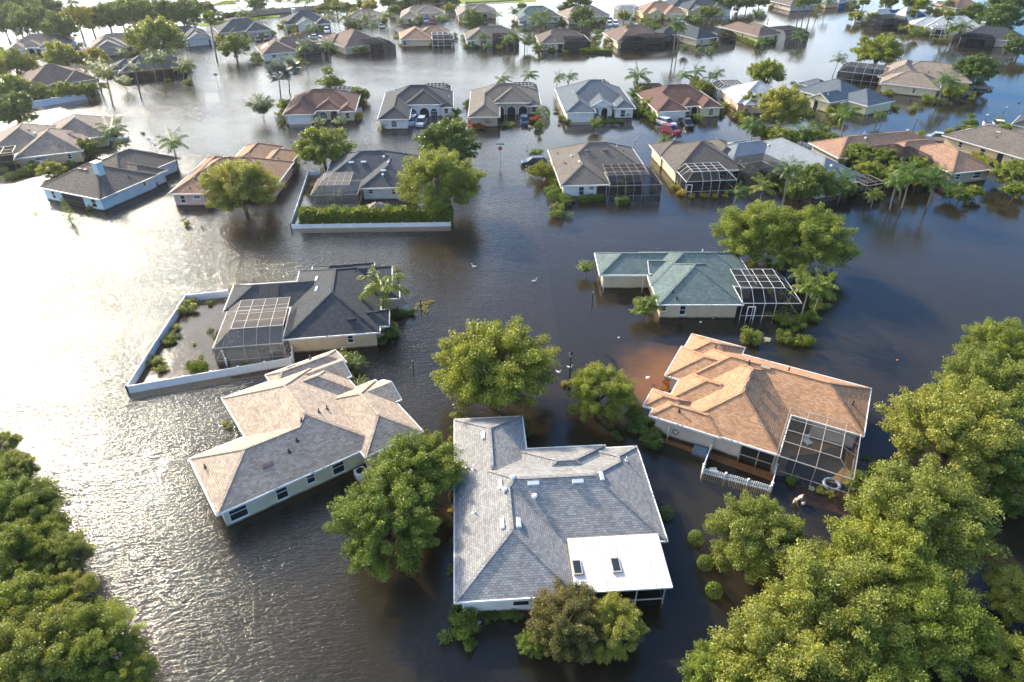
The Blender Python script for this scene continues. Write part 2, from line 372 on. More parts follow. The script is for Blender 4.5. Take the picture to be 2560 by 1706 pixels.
# ------------------------------------------------------------------ palette
ROOF = dict(tan=(.26,.21,.168), brown=(.175,.125,.10), redbrown=(.135,.075,.06), slate=(.058,.070,.085), dark=(.052,.058,.066), grey=(.285,.278,.268),
            beige=(.46,.36,.275), orange=(.43,.245,.14), rose=(.33,.20,.125), green=(.13,.175,.168), white=(.42,.44,.45), greybrown=(.15,.13,.112),
            bluegrey=(.115,.14,.165), darktan=(.125,.108,.093), lightblue=(.22,.25,.275), oldorange=(.33,.20,.135), terracotta=(.34,.20,.14))
WALL = dict(cream=(.62,.52,.36), white=(.74,.74,.72), yellow=(.66,.55,.26), paleyellow=(.68,.62,.38), tan=(.48,.38,.28), pink=(.62,.42,.36), blue=(.50,.66,.69),
            palegreen=(.64,.60,.43), greige=(.52,.46,.40), peach=(.68,.50,.31), offwhite=(.70,.68,.62), cool=(.66,.68,.66), stucco=(.42,.36,.28))
MAT = {}
def roofmat(k):
    if 'r'+k not in MAT: MAT['r'+k] = mat_shingle(k+'_shingles', ROOF[k], .1 if k in ('white', 'lightblue') else .22)
    return MAT['r'+k]
def wallmat(k):
    if 'w'+k not in MAT: MAT['w'+k] = mat_wall(k+'_stucco', WALL[k])
    return MAT['w'+k]
M_TRIM = mat_simple('white_trim', (.74,.73,.70), .5, .4, .08, 2.0)
M_TRIMTAN = mat_simple('tan_trim', (.45,.38,.30), .5, .4, .08, 2.0)
M_GLASS = mat_simple('window_glass', (.025,.03,.035), .06, .6)
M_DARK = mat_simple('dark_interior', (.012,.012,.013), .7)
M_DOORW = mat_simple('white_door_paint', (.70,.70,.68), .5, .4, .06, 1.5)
M_BLIND = mat_simple('window_blind', (.5,.5,.48), .7)
M_WFRAME = mat_simple('white_aluminium', (.76,.76,.75), .4, .5, .05, 3)
M_BFRAME = mat_simple('bronze_aluminium', (.035,.032,.03), .5, .4)
M_TFRAME = mat_simple('tan_aluminium', (.36,.31,.265), .5, .4)
M_SCRD = mat_screen('dark_screen', (.018,.018,.02), .28)
M_SCRL = mat_screen('charcoal_screen', (.03,.03,.031), .36)
M_SCRG = mat_screen('grey_screen', (.22,.20,.18), .45)
M_SCRC = mat_screen('clear_screen', (.12,.12,.12), .82)
M_VENT = mat_simple('white_vent', (.78,.78,.76), .4)
M_VENTB = mat_simple('brown_vent', (.26,.17,.14), .5)
M_PIPE = mat_simple('vent_pipe', (.05,.05,.05), .6)
M_SOLAR = mat_simple('solar_panel', (.012,.02,.04), .12, .7)
M_POOLHEAT = mat_simple('pool_heating_mat', (.018,.02,.025), .5)
M_PAN = mat_simple('painted_metal_roof', (.66,.65,.63), .55, .35, .16, .9)
M_WATERLINE = None
HOUSES = []       # short name, pixel x, pixel y, world x, world y

def window_box(par, W, wi, side, pos, w, h, ztop=1.75, arch=False, fm=None, gm=None, sill=True):
    """one framed window standing 3 cm proud of the wall; pane is a part of it"""
    g = W[wi]; ins = .45 + .006*wi
    if side in 'SN':
        ln = g.x1-g.x0; c = g.x0+ins+(ln-2*ins)*pos if side == 'S' else g.x1-ins-(ln-2*ins)*pos
        y = g.y0+ins if side == 'S' else g.y1-ins; T = lambda u, d, z: (c+u if side == 'S' else c-u, y-d if side == 'S' else y+d, z)
    else:
        ln = g.y1-g.y0; c = g.y0+ins+(ln-2*ins)*pos if side == 'E' else g.y1-ins-(ln-2*ins)*pos
        x = g.x1-ins if side == 'E' else g.x0+ins; T = lambda u, d, z: (x+d if side == 'E' else x-d, c+u if side == 'E' else c-u, z)
    z0, z1 = ztop-h, ztop; t = .07
    f = MB(); p = MB()
    def fb(u0, u1, a0, a1, d0, d1, mb):
        q = [T(u0,d0,a0),T(u1,d0,a0),T(u1,d0,a1),T(u0,d0,a1),T(u0,d1,a0),T(u1,d1,a0),T(u1,d1,a1),T(u0,d1,a1)]
        for k in ((4,5,6,7),(0,1,5,4),(1,2,6,5),(2,3,7,6),(3,0,4,7)): mb.face([q[i] for i in k])
    hw = w/2
    if not arch:
        fb(-hw,-hw+t,z0,z1,-.02,.04,f); fb(hw-t,hw,z0,z1,-.02,.04,f); fb(-hw+t,hw-t,z1-t,z1,-.02,.04,f); fb(-hw+t,hw-t,z0,z0+t,-.02,.04,f)
        fb(-hw+t,hw-t,(z0+z1)/2-.03,(z0+z1)/2+.03,-.02,.037,f)
        if sill: fb(-hw-.06,hw+.06,z0-.07,z0,-.02,.08,f)
        p.face([T(-hw+t,.012,z0+t),T(hw-t,.012,z0+t),T(hw-t,.012,z1-t),T(-hw+t,.012,z1-t)])
    else:
        n = 10; zc = z1-hw
        arc = [(hw*math.cos(math.pi*k/n), zc+hw*math.sin(math.pi*k/n)) for k in range(n+1)]
        pts = [(-hw,z0),(hw,z0)]+arc
        p.face([T(u,.012,z) for u, z in pts])
        path = [(hw,z0)]+arc+[(-hw,z0)]
        for (u0,a0),(u1,a1) in zip(path[:-1],path[1:]): f.bar(T(u0,.02,a0),T(u1,.02,a1),.1,.09)
        for u in ((-hw/3, hw/3) if sill else ()): f.bar(T(u,.02,z0),T(u,.02,z1-.12),.035)
        if sill: f.bar(T(-hw,.02,zc),T(hw,.02,zc),.05); f.bar(T(-hw,.02,(z0+zc)/2),T(hw,.02,(z0+zc)/2),.035)
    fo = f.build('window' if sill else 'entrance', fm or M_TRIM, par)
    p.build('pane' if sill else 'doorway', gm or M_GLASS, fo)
    return fo
def garage(par, W, wi, side, pos, w, dm=None, rows=4):
    g = W[wi]; ins = .45+.006*wi; ln = g.x1-g.x0
    if side == 'S': c = g.x0+ins+(ln-2*ins)*pos; T = lambda u, d, z: (c+u, g.y0+ins-d, z)
    else:
        ln = g.y1-g.y0; sg = 1 if side == 'E' else -1
        c = g.y0+ins+(ln-2*ins)*pos if side == 'E' else g.y1-ins-(ln-2*ins)*pos
        x = g.x1-ins if side == 'E' else g.x0+ins; T = lambda u, d, z: (x+sg*d, c+sg*u, z)
    hw = w/2; f = MB(); d = MB(); z1 = 1.62
    def bx(u0,u1,a0,a1,d0,d1,mb):
        q = [T(u0,d0,a0),T(u1,d0,a0),T(u1,d0,a1),T(u0,d0,a1),T(u0,d1,a0),T(u1,d1,a0),T(u1,d1,a1),T(u0,d1,a1)]
        for k in ((4,5,6,7),(0,1,5,4),(1,2,6,5),(2,3,7,6),(3,0,4,7)): mb.face([q[i] for i in k])
    bx(-hw-.15,-hw,-.6,z1+.15,-.02,.06,f); bx(hw,hw+.15,-.6,z1+.15,-.02,.06,f); bx(-hw,hw,z1,z1+.15,-.02,.06,f)
    for r in range(rows):
        a0 = -.6+(z1+.6)*r/rows; a1 = -.6+(z1+.6)*(r+1)/rows
        bx(-hw,hw,a0+.015,a1-.015,-.02,.025,d)
        nn = max(3, int(w/.8))
        for k in range(nn):
            u0 = -hw+w*k/nn+.06; u1 = -hw+w*(k+1)/nn-.06
            bx(u0,u1,a0+.08,a1-.08,-.02,.045,d)
    o = d.build('garage_door', dm or M_DOORW, par); f.build('frame', M_TRIM, o); return o
def cage(par, x0, y0, x1, y1, att='N', fm=None, sm=None, nx=4, ny=3, hw=2.25, ht=3.35, ins=1.3, bar=.045, roofonly=False, door=None):
    """screened pool enclosure: vertical walls, mansard slopes on the open sides, flat top"""
    fm = fm or M_WFRAME; sm = sm or M_SCRL
    i = {s: (0 if s in att else ins) for s in 'SNWE'}
    tx0, tx1, ty0, ty1 = x0+i['W'], x1-i['E'], y0+i['S'], y1-i['N']
    X = [x0+(x1-x0)*k/nx for k in range(nx+1)]; TX = [tx0+(tx1-tx0)*k/nx for k in range(nx+1)]
    Y = [y0+(y1-y0)*k/ny for k in range(ny+1)]; TY = [ty0+(ty1-ty0)*k/ny for k in range(ny+1)]
    f = MB(); s = MB(); b = bar; bot = -.6
    f.bar((x0,y0,hw),(x1,y0,hw),b*1.3); f.bar((x0,y1,hw),(x1,y1,hw),b*1.3); f.bar((x0,y0,hw),(x0,y1,hw),b*1.3); f.bar((x1,y0,hw),(x1,y1,hw),b*1.3)
    f.bar((tx0,ty0,ht),(tx1,ty0,ht),b); f.bar((tx0,ty1,ht),(tx1,ty1,ht),b); f.bar((tx0,ty0,ht),(tx0,ty1,ht),b); f.bar((tx1,ty0,ht),(tx1,ty1,ht),b)
    for k in range(nx+1):
        if 0 < k < nx: f.bar((TX[k],ty0,ht),(TX[k],ty1,ht),b*.9)
        if i['S']: f.bar((X[k] if k in (0,nx) else TX[k],y0,hw),(TX[k],ty0,ht),b*.9); f.bar((X[k] if k in (0,nx) else TX[k],y0,bot),(X[k] if k in (0,nx) else TX[k],y0,hw),b)
        if i['N']: f.bar((X[k] if k in (0,nx) else TX[k],y1,hw),(TX[k],ty1,ht),b*.9); f.bar((X[k] if k in (0,nx) else TX[k],y1,bot),(X[k] if k in (0,nx) else TX[k],y1,hw),b)
    for k in range(ny+1):
        if 0 < k < ny: f.bar((tx0,TY[k],ht),(tx1,TY[k],ht),b*.9)
        yy = Y[k] if k in (0,ny) else TY[k]
        if i['W']: f.bar((x0,yy,hw),(tx0,TY[k],ht),b*.9); f.bar((x0,yy,bot),(x0,yy,hw),b)
        if i['E']: f.bar((x1,yy,hw),(tx1,TY[k],ht),b*.9); f.bar((x1,yy,bot),(x1,yy,hw),b)
    mid = .55
    if i['S']: f.bar((x0,y0,mid),(x1,y0,mid),b*.8)
    if i['W']: f.bar((x0,y0,mid),(x0,y1,mid),b*.8)
    if i['E']: f.bar((x1,y0,mid),(x1,y1,mid),b*.8)
    s.face([(tx0,ty0,ht),(tx1,ty0,ht),(tx1,ty1,ht),(tx0,ty1,ht)])
    if i['S']: s.face([(x0,y0,hw),(x1,y0,hw),(tx1,ty0,ht),(tx0,ty0,ht)]); s.face([(x0,y0,bot),(x1,y0,bot),(x1,y0,hw),(x0,y0,hw)])
    if i['N']: s.face([(x1,y1,hw),(x0,y1,hw),(tx0,ty1,ht),(tx1,ty1,ht)]); s.face([(x1,y1,bot),(x0,y1,bot),(x0,y1,hw),(x1,y1,hw)])
    if i['W']: s.face([(x0,y1,hw),(x0,y0,hw),(tx0,ty0,ht),(tx0,ty1,ht)]); s.face([(x0,y1,bot),(x0,y0,bot),(x0,y0,hw),(x0,y1,hw)])
    if i['E']: s.face([(x1,y0,hw),(x1,y1,hw),(tx1,ty1,ht),(tx1,ty0,ht)]); s.face([(x1,y0,bot),(x1,y1,bot),(x1,y1,hw),(x1,y0,hw)])
    e = f.build('screen_enclosure', fm, par); s.build('screen', sm, e)
    if door:
        dx = door; d = MB()
        for q in ((dx,0),(dx+.85,0)): d.bar((q[0],y0-.03,bot),(q[0],y0-.03,1.75),.1)
        d.bar((dx,y0-.03,1.75),(dx+.85,y0-.03,1.75),.1); d.bar((dx,y0-.03,.6),(dx+.85,y0-.03,.6),.08)
        d.build('screen_door', fm, e)
    return e
def on_roof(par, W, x, y, kind):
    """vent, pipe, skylight ... standing on the roof surface at local x, y"""
    z = roof_z(W, x, y)
    if z is None: return
    e = .05; zx = ((roof_z(W, x+e, y) or z)-(roof_z(W, x-e, y) or z))/(2*e); zy = ((roof_z(W, x, y+e) or z)-(roof_z(W, x, y-e) or z))/(2*e)
    nrm = Vector((-zx, -zy, 1)).normalized(); down = Vector((-zx, -zy, 0))
    side = nrm.cross(down.normalized()) if down.length > .05 else Vector((1,0,0)); up = side.cross(nrm)
    P = Vector((x, y, z)); mb = MB()
    def ob(w, l, h, o=0, mi=0, top=1.0):
        q = []
        for k, hh in ((1, -.03), (top, h)):
            q += [P+side*(a*w/2*k)+up*(b*l/2*k+o)+nrm*hh for a, b in ((-1,-1),(1,-1),(1,1),(-1,1))]
        for k in ((4,5,6,7),(0,1,5,4),(1,2,6,5),(2,3,7,6),(3,0,4,7)): mb.face([q[i] for i in k], mi=mi)
    if kind in ('vent', 'ventb', 'ventt', 'ventk'):
        ob(1.0, .34, .17, top=.92); return mb.build('roof_vent', {'vent': M_VENT, 'ventb': M_VENTB, 'ventk': M_PIPE, 'ventt': M_TRIMTAN}[kind], par)
    if kind == 'ventl':
        q = side; side, up = up, side
        ob(.34, 1.0, .17, top=.92); return mb.build('roof_vent', M_VENT, par)
    if kind in ('pipe', 'pipew'):
        mb.tube([P-nrm*.05, P+Vector((0,0,.42))], .06, 8); mb.tube([P, P+nrm*.05], .15, 8)
        return mb.build('vent_pipe', M_PIPE if kind == 'pipe' else M_VENT, par)
    if kind == 'cap':
        mb.tube([P-nrm*.05, P+Vector((0,0,.22))], .13, 10); mb.tube([P+Vector((0,0,.2)), P+Vector((0,0,.34))], [.24,.14], 10)
        return mb.build('vent_cap', M_VENT, par)
    if kind == 'skylight':
        ob(.75, 1.3, .12); o = mb.build('skylight', M_WFRAME, par); mb2 = MB()
        q = [P+side*(a*.3)+up*(b*.57)+nrm*.125 for a, b in ((-1,-1),(1,-1),(1,1),(-1,1))]; mb2.face(q); mb2.build('pane', M_GLASS, o); return o
    if kind == 'chimney':
        mb.box(x-.55,y-.5,z-1.0,x+.55,y+.5,z+1.7); o = mb.build('chimney', wallmat(par.get('_wall', 'white')), par)
        c = MB(); c.box(x-.65,y-.6,z+1.7,x+.65,y+.6,z+1.85); c.build('cap', M_TRIM, o); return o
def roof_panel(par, W, x0, y0, x1, y1, name, m, nx=1, ny=1, gap=.04, lift=.09):
    """flat panels lying on one roof plane"""
    o = MB()
    for a in range(nx):
        for b in range(ny):
            xa = x0+(x1-x0)*a/nx+gap/2; xb = x0+(x1-x0)*(a+1)/nx-gap/2; ya = y0+(y1-y0)*b/ny+gap/2; yb = y0+(y1-y0)*(b+1)/ny-gap/2
            P = [(x, y, (roof_z(W, x, y) or EZ)) for x, y in ((xa,ya),(xb,ya),(xb,yb),(xa,yb))]
            t = [(p[0],p[1],p[2]+lift) for p in P]; bt = [(p[0],p[1],p[2]+.01) for p in P]
            o.face(t)
            for k in range(4): o.face([bt[k], bt[(k+1)%4], t[(k+1)%4], t[k]])
    return o.build(name, m, par)

def ray_hit(W, wx, wy, a, px, py):
    """where the sight line through a photo pixel meets the roof, in house coordinates"""
    ca, sa = math.cos(a), math.sin(a); z = 8.0
    while z > 1.5:
        x, y = G(px, py, z); x -= wx; y -= wy; lx, ly = x*ca+y*sa, -x*sa+y*ca
        r = roof_z(W, lx, ly)
        if r is not None and r >= z: return lx, ly
        z -= .02
    return None
def house(short, label, A, ang, Wd, Dp, roof, wall, wings, feats=(), trim=None, world=None, name='house', pitch=.5):
    """A: photo pixel of the eave corner that is local (0,0); wings in fractions of Wd x Dp (or metres when both are 1)"""
    wx, wy = world if world else G(A[0], A[1], EZ)
    H = empty(name, (wx, wy, 0), R(ang)); H['_wall'] = wall
    W = []
    for w in wings:
        k = w[4] if len(w) > 4 else 'h'; ez = EZ + (w[5] if len(w) > 5 else 0) + .004*len(W); pt = w[6] if len(w) > 6 else pitch
        W.append(Wing(w[0]*Wd, w[1]*Dp, w[2]*Wd, w[3]*Dp, k, ez, pt))
    wm = wallmat(wall); tm = trim or M_TRIM
    mb = MB()
    for i, g in enumerate(W):
        ins = .45+.006*i; mb.box(g.x0+ins, g.y0+ins, -.75, g.x1-ins, g.y1-ins, g.ez-.1-.003*i)
        for d in g.gables:
            cx, cy = (g.x0+g.x1)/2, (g.y0+g.y1)/2
            if d in 'WE':
                x = g.x0+ins-.01 if d == 'W' else g.x1-ins+.01; t = [(x, g.y0+ins, g.ez-.12), (x, g.y1-ins, g.ez-.12), (x, cy, g.z(x, cy)-.02)]
                t.insert(1, (x, g.y1-ins, g.z(x, g.y1-ins)-.02)); t.insert(0, (x, g.y0+ins, g.z(x, g.y0+ins)-.02)); t = [t[1], t[0], t[4], t[3], t[2]] if False else [(x,g.y0+ins,g.ez-.12),(x,g.y1-ins,g.ez-.12),(x,g.y1-ins,g.z(x,g.y1-ins)-.02),(x,cy,g.z(x,cy)-.02),(x,g.y0+ins,g.z(x,g.y0+ins)-.02)]
            else:
                y = g.y0+ins-.01 if d == 'S' else g.y1-ins+.01
                t = [(g.x0+ins,y,g.ez-.12),(g.x1-ins,y,g.ez-.12),(g.x1-ins,y,g.z(g.x1-ins,y)-.02),(cx,y,g.z(cx,y)-.02),(g.x0+ins,y,g.z(g.x0+ins,y)-.02)]
            mb.face(t)
    mb.build('wall', wm, H)
    rb = MB()
    for pts, uv in roof_pieces(W): rb.face(pts, uv)
    ridge_caps(W, rb); ro = rb.build('roof', roofmat(roof), H)
    fb = MB(); fascia(W, fb)
    for i, g in enumerate(W):
        z = g.ez-.14-.003*i; fb.face([(g.x0,g.y0,z),(g.x0,g.y1,z),(g.x1,g.y1,z),(g.x1,g.y0,z)])
    fb.build('gutter', tm, H)
    for f in feats:
        t = f[0]
        if t == 'win': window_box(H, W, f[1], f[2], f[3], f[4], f[5], *(f[6:7] or (1.75,)))
        elif t == 'awin': window_box(H, W, f[1], f[2], f[3], f[4], f[5], f[6] if len(f) > 6 else 1.8, arch=True)
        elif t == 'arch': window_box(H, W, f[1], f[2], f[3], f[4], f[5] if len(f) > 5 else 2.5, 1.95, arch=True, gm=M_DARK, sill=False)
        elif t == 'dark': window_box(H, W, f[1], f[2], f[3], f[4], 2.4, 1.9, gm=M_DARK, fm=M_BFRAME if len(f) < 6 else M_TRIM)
        elif t == 'gar': garage(H, W, f[1], f[2], f[3], f[4], f[5] if len(f) > 5 else None)
        elif t == 'cage':
            kw = dict(f[5]) if len(f) > 5 else {}
            cage(H, f[1]*Wd, f[2]*Dp, f[3]*Wd, f[4]*Dp, **kw)
        elif t == 'on':
            for x, y in f[2]: on_roof(H, W, x*Wd, y*Dp, f[1])
        elif t == 'panel': roof_panel(H, W, f[1]*Wd, f[2]*Dp, f[3]*Wd, f[4]*Dp, f[5], f[6], *f[7:])
        elif t == 'onp':
            for px, py in f[2]:
                q = ray_hit(W, wx, wy, R(ang), px, py)
                if q: on_roof(H, W, q[0], q[1], f[1])
        elif t == 'panelp':
            q = [ray_hit(W, wx, wy, R(ang), *c) for c in (f[1], f[2])]
            if all(q): roof_panel(H, W, min(q[0][0],q[1][0]), min(q[0][1],q[1][1]), max(q[0][0],q[1][0]), max(q[0][1],q[1][1]), f[3], f[4], *f[5:])
        elif t == 'fn': f[1](H, W)
    tag(H, label, 'house', 'houses standing in the flood')
    cx = sum((w.x0+w.x1)/2 for w in W)/len(W); cy = sum((w.y0+w.y1)/2 for w in W)/len(W)
    xs0, xs1 = min(w.x0 for w in W), max(w.x1 for w in W); ys0, ys1 = min(w.y0 for w in W), max(w.y1 for w in W)
    cx, cy = (xs0+xs1)/2, (ys0+ys1)/2
    ca, sa = math.cos(R(ang)), math.sin(R(ang))
    HOUSES.append((short, wx+cx*ca-cy*sa, wy+cx*sa+cy*ca, (xs1-xs0)/2, (ys1-ys0)/2, R(ang)))
    return H, W
c5 = lambda x, y: (800+x*.3827, 1106+y*.3827)
c3 = lambda x, y: (1660+x*.3827, 550+y*.3827)
c1 = lambda x, y: (x*.3827, 550+y*.3827)
zs = lambda x, y: (540+x*.2168, 640+y*.2168)     # slate house close-up
zo = lambda x, y: (1620+x*.2679, 820+y*.2679)    # orange house close-up
b4 = lambda x, y: (x*.3825, 250+y*.3825)
b5 = lambda x, y: (800+x*.3825, 180+y*.3825)
b6 = lambda x, y: (1660+x*.3825, 180+y*.3825)
# ---------------------------------------------------------------- five houses of the near rows
M_SEAM = mat_simple('tan_sealant', (.62,.56,.48), .6, .3, .2, 3)
def grey_extra(H, W):
    p = MB()                                            # white insulated panel roof over the lanai, with standing seams
    x0, x1, y0, y1 = 8.1, 14.75, 0.1, 4.35
    za, zb = 2.28, 2.62
    q = lambda x, y, d=0: (x, y, za+(zb-za)*(y-y0)/(y1-y0)+d)
    T = [q(x0,y0),q(x1,y0),q(x1,y1),q(x0,y1)]; B_ = [(a,b,c-.13) for a,b,c in T]
    p.face(T); p.face(B_[::-1])
    for k in range(4): p.face([B_[k],B_[(k+1)%4],T[(k+1)%4],T[k]])
    r = p.build('lanai_roof', M_PAN, H); p = MB()
    for k in range(1,6):
        x = x0+(x1-x0)*k/6; p.bar(q(x,y0+.02,.012), q(x,y1-.02,.012), .06, .03)
    p.build('seam', M_SEAM, r); p = MB(); p.bar(q(x0,y0-.05,-.06), q(x1,y0-.05,-.06), .1, .14); p.build('gutter', M_TRIM, r)
    for px, py in (c5(1680,820), c5(1932,805)):
        x, y = G(px, py, 2.45); x -= H.location.x; y -= H.location.y; a = H.rotation_euler.z
        lx, ly = x*math.cos(a)+y*math.sin(a), -x*math.sin(a)+y*math.cos(a)
        s = MB(); s.box(lx-.32,ly-.6,q(lx,ly)[2]-.02,lx+.32,ly+.6,q(lx,ly)[2]+.13); so = s.build('skylight', M_TRIMTAN, r)
        g = MB(); g.face([(lx-.25,ly-.52,q(lx,ly)[2]+.135),(lx+.25,ly-.52,q(lx,ly)[2]+.135),(lx+.25,ly+.52,q(lx,ly)[2]+.135),(lx-.25,ly+.52,q(lx,ly)[2]+.135)]); g.build('pane', M_GLASS, so)
    f = MB(); s = MB()
    for x in (8.5,10.5,12.45,14.4): f.bar((x,.45,-.6),(x,.45,2.2),.09)
    for y in (.45,2.2,4.0): f.bar((14.4,y,-.6),(14.4,y,2.2),.09)
    f.bar((8.5,.45,.5),(14.4,.45,.5),.08); f.bar((14.4,.45,.5),(14.4,4.0,.5),.08)
    s.face([(8.5,.45,-.6),(14.4,.45,-.6),(14.4,.45,2.2),(8.5,.45,2.2)]); s.face([(14.4,.45,-.6),(14.4,4.0,-.6),(14.4,4.0,2.2),(14.4,.45,2.2)])
    e = f.build('screen_enclosure', M_WFRAME, H); s.build('screen', M_SCRD, e)
    d = MB(); d.bar((.52,.38,-.5),(.52,.38,2.05),.09); d.build('downspout', M_TRIM, H)
house('the big grey roofed house', 'large pale house with wide grey shingle roof and white flat lanai roof', None, 4, 1, 1, 'grey', 'offwhite',
      [(0,4.05,15.4,13.4), (0,0,8.2,12.2), (0,8,6.0,18.6), (5.1,8.2,12.7,14.35), (11.2,8.6,15.35,14.0)],
      [('onp','vent',[c5(1395,270),c5(1685,258)]), ('onp','ventl',[c5(1182,278),c5(1196,535),c5(1295,530),c5(1836,225),(800+1070*.3827,550+1412*.3827)]),
       ('onp','cap',[c5(1260,240),c5(1403,362),c5(1206,320)]), ('onp','pipew',[c5(960,165),c5(1000,176),c5(2000,122),c5(1005,460)]), ('win',1,'S',.55,1.2,1.1), ('win',0,'E',.3,1.0,1.2), ('fn',grey_extra)], world=(-3.8,28.0))
def beige_extra(H, W):
    f = MB(); s = MB()                                   # screened porch on the west side of the north block
    x = 4.35
    for y in (8.3,9.9,11.5,13.0,13.5): f.bar((x,y,-.6),(x,y,2.05),.09)
    f.bar((x,8.3,.6),(x,13.5,.6),.08); f.bar((x,8.3,2.0),(x,13.5,2.0),.1)
    s.face([(x-.01,8.3,-.6),(x-.01,13.5,-.6),(x-.01,13.5,2.0),(x-.01,8.3,2.0)])
    e = f.build('screen_enclosure', M_WFRAME, H); s.build('screen', M_SCRD, e)
    d = MB(); d.tube([(16.2,-.5,2.0),(16.15,-.42,1.7),(16.15,-.42,-.4)],.055,8); d.build('downspout', M_TRIM, H)
    a = MB(); a.box(10.35,-1.0,-.4,11.25,-.1,.55); o = a.build('air_conditioner', M_WFRAME, H)
    g = MB(); g.tube([(10.8,-.55,.55),(10.8,-.55,.58)],.36,14); g.build('fan_grille', M_DARK, o)
    w = MB(); w.box(11.55,-1.25,-.5,11.7,.0,.6); w.build('screen_wall', wallmat('palegreen'), H)
house('the beige roofed house', 'pale green walled house with many hipped beige shingle roof set aslant', None, 36, 1, 1, 'beige', 'palegreen',
      [(-.6,0,13,7.5), (4.0,.0,13.2,14.0), (11.3,-.9,16.75,8.2), (7,7.6,14.7,13.0), (8,10.0,15.1,13.4,'ge',.12), (8.5,12.5,15.7,15.1,'h',.05), (12.2,4.0,17.3,7.6,'ge',.08)],
      [('onp','ventb',[(668,1164)]), ('onp','pipe',[c1(2085,1258),c1(1972,1318),c1(1942,1448),c1(1890,1520),c1(2138,1238),(513,1170),zs(1086,1192)]), ('onp','ventt',[zs(873,1285)]),
       ('win',0,'S',.085,1.45,1.5,1.85),('win',0,'S',.36,1.0,1.5,1.85),('win',0,'S',.555,.75,1.2,1.85),('win',0,'S',.745,1.1,1.5,1.85),('win',0,'W',.3,1.1,1.4),('win',0,'W',.75,1.0,1.2),('win',2,'S',.6,1.0,1.2),('fn',beige_extra)], world=(-21.9,35.9))
def orange_extra(H, W):
    s = MB(); g = 11.25
    f = MB()
    for x in (8.3,9.8,11.1): f.bar((x,.42,-.6),(x,.42,2.0),.1)
    f.bar((8.3,.42,.55),(11.1,.42,.55),.08); e = f.build('porch_screen', M_TFRAME, H)
    s.face([(8.3,.43,-.6),(11.1,.43,-.6),(11.1,.43,2.0),(8.3,.43,2.0)]); s.build('screen', M_DARK, e)
    p = MB(); p.tube([(2.0,.25,.35),(2.0,.25,1.25)],.03); p.bar((2.0,.2,1.3),(2.0,.2,1.0),.24,.1); p.tube([(2.0,.2,-.6),(2.0,.2,1.15)],.05); p.build('electric_meter', M_VENT, H)
    hm = MB(); n = 14
    hm.tube([(2.6+.26*math.cos(2*math.pi*k/n),.33,.75+.26*math.sin(2*math.pi*k/n)) for k in range(n+1)],.05,6,cap=False); hm.build('garden_hose', M_PIPE, H)
    d = MB(); d.bar((11.35,.1,-.5),(11.35,.1,2.05),.09); d.build('downspout', M_TRIM, H)
    ln = MB(); ln.bar((.1,.12,2.16),(1.9,.12,2.16),.12,.1); ln.build('gutter_guard', M_TRIM, H)
house('the orange roofed house', 'stucco house with bright orange brown shingle roof and square pool cage over an ochre deck', None, -28, 1, 1, 'orange', 'greige',
      [(1.0,5.9,17.4,13.4), (2.8,0,11.35,12.5), (-.1,10.0,5.35,14.7), (-.4,6.3,8,11.9), (1.0,2.9,7.5,8.1), (.2,-.15,6.5,2.85), (-.75,.9,3.2,3.6)],
      [('onp','ventb',[zo(958,440),zo(918,540)]), ('onp','pipe',[zo(290,785),zo(1910,718),zo(1313,402),zo(942,335),zo(628,198)]), ('onp','ventt',[zo(1097,373)]),
       ('win',1,'S',.14,.75,1.25,1.8), ('win',0,'E',.5,1.4,1.2), ('dark',0,'S',.68,2.6), ('fn',orange_extra),
       ('cage',11.2,-.1,17.2,6.1,dict(att='NW',fm=M_TFRAME,sm=M_SCRC,nx=3,ny=3,hw=2.1,ht=2.75,ins=1.3,bar=.055))], world=(12.3,47.4))
house('the green roofed house', 'cream house with grey green shingle roof, white garage door and white framed pool cage', None, 0, 1, 1, 'green', 'cream',
      [(-.1,4.2,12.45,13.1), (0,0,9.6,10), (-5.9,7.0,6,12.9), (.1,6.7,6,10.1,'gw',.35), (.3,3.4,5.5,6.6)],
      [('gar',2,'S',.235,4.7,wallmat('cream')), ('win',1,'S',.29,.75,1.3,1.8), ('win',1,'S',.04,.6,.8,1.8), ('onp','pipe',[c3(58,475),c3(82,520)]), ('onp','pipew',[c3(250,212)]), ('win',2,'W',.5,1,1),
       ('cage',9.6,.15,16.3,6.3,dict(att='NW',nx=4,ny=3,hw=2.2,ht=3.3,ins=1.6,sm=M_SCRL,door=10.3)), ('fn',lambda H, W: None)], world=(16.6,66.5))
def slate_extra(H, W):
    f = MB(); s = MB()
    for a, b in ((zs(805,590),zs(780,790)),): pass
    # lower cage bay that climbs the roof of the south wing
    q = [ray_hit(W, H.location.x, H.location.y, H.rotation_euler.z, *zs(*c)) for c in ((795,555),(1030,455),(1020,655),(780,790))]
    if all(q):
        P = [Vector((x, y, roof_z(W, x, y)+.16)) for x, y in q]
        for k in range(4): f.bar(P[k], P[(k+1)%4], .09)
        for t in (.25,.5,.75): f.bar(P[0].lerp(P[3],t), P[1].lerp(P[2],t), .06)
        for t in (.45,.85): f.bar(P[0].lerp(P[1],t), P[3].lerp(P[2],t), .06)
        s.face(P)
        e = f.build('roof_screen_bay', M_TFRAME, H); s.build('screen', M_SCRG, e)
    d = MB(); d.bar((.35,.25,-.5),(.35,.25,2.05),.09); d.build('downspout', M_PIPE, H)
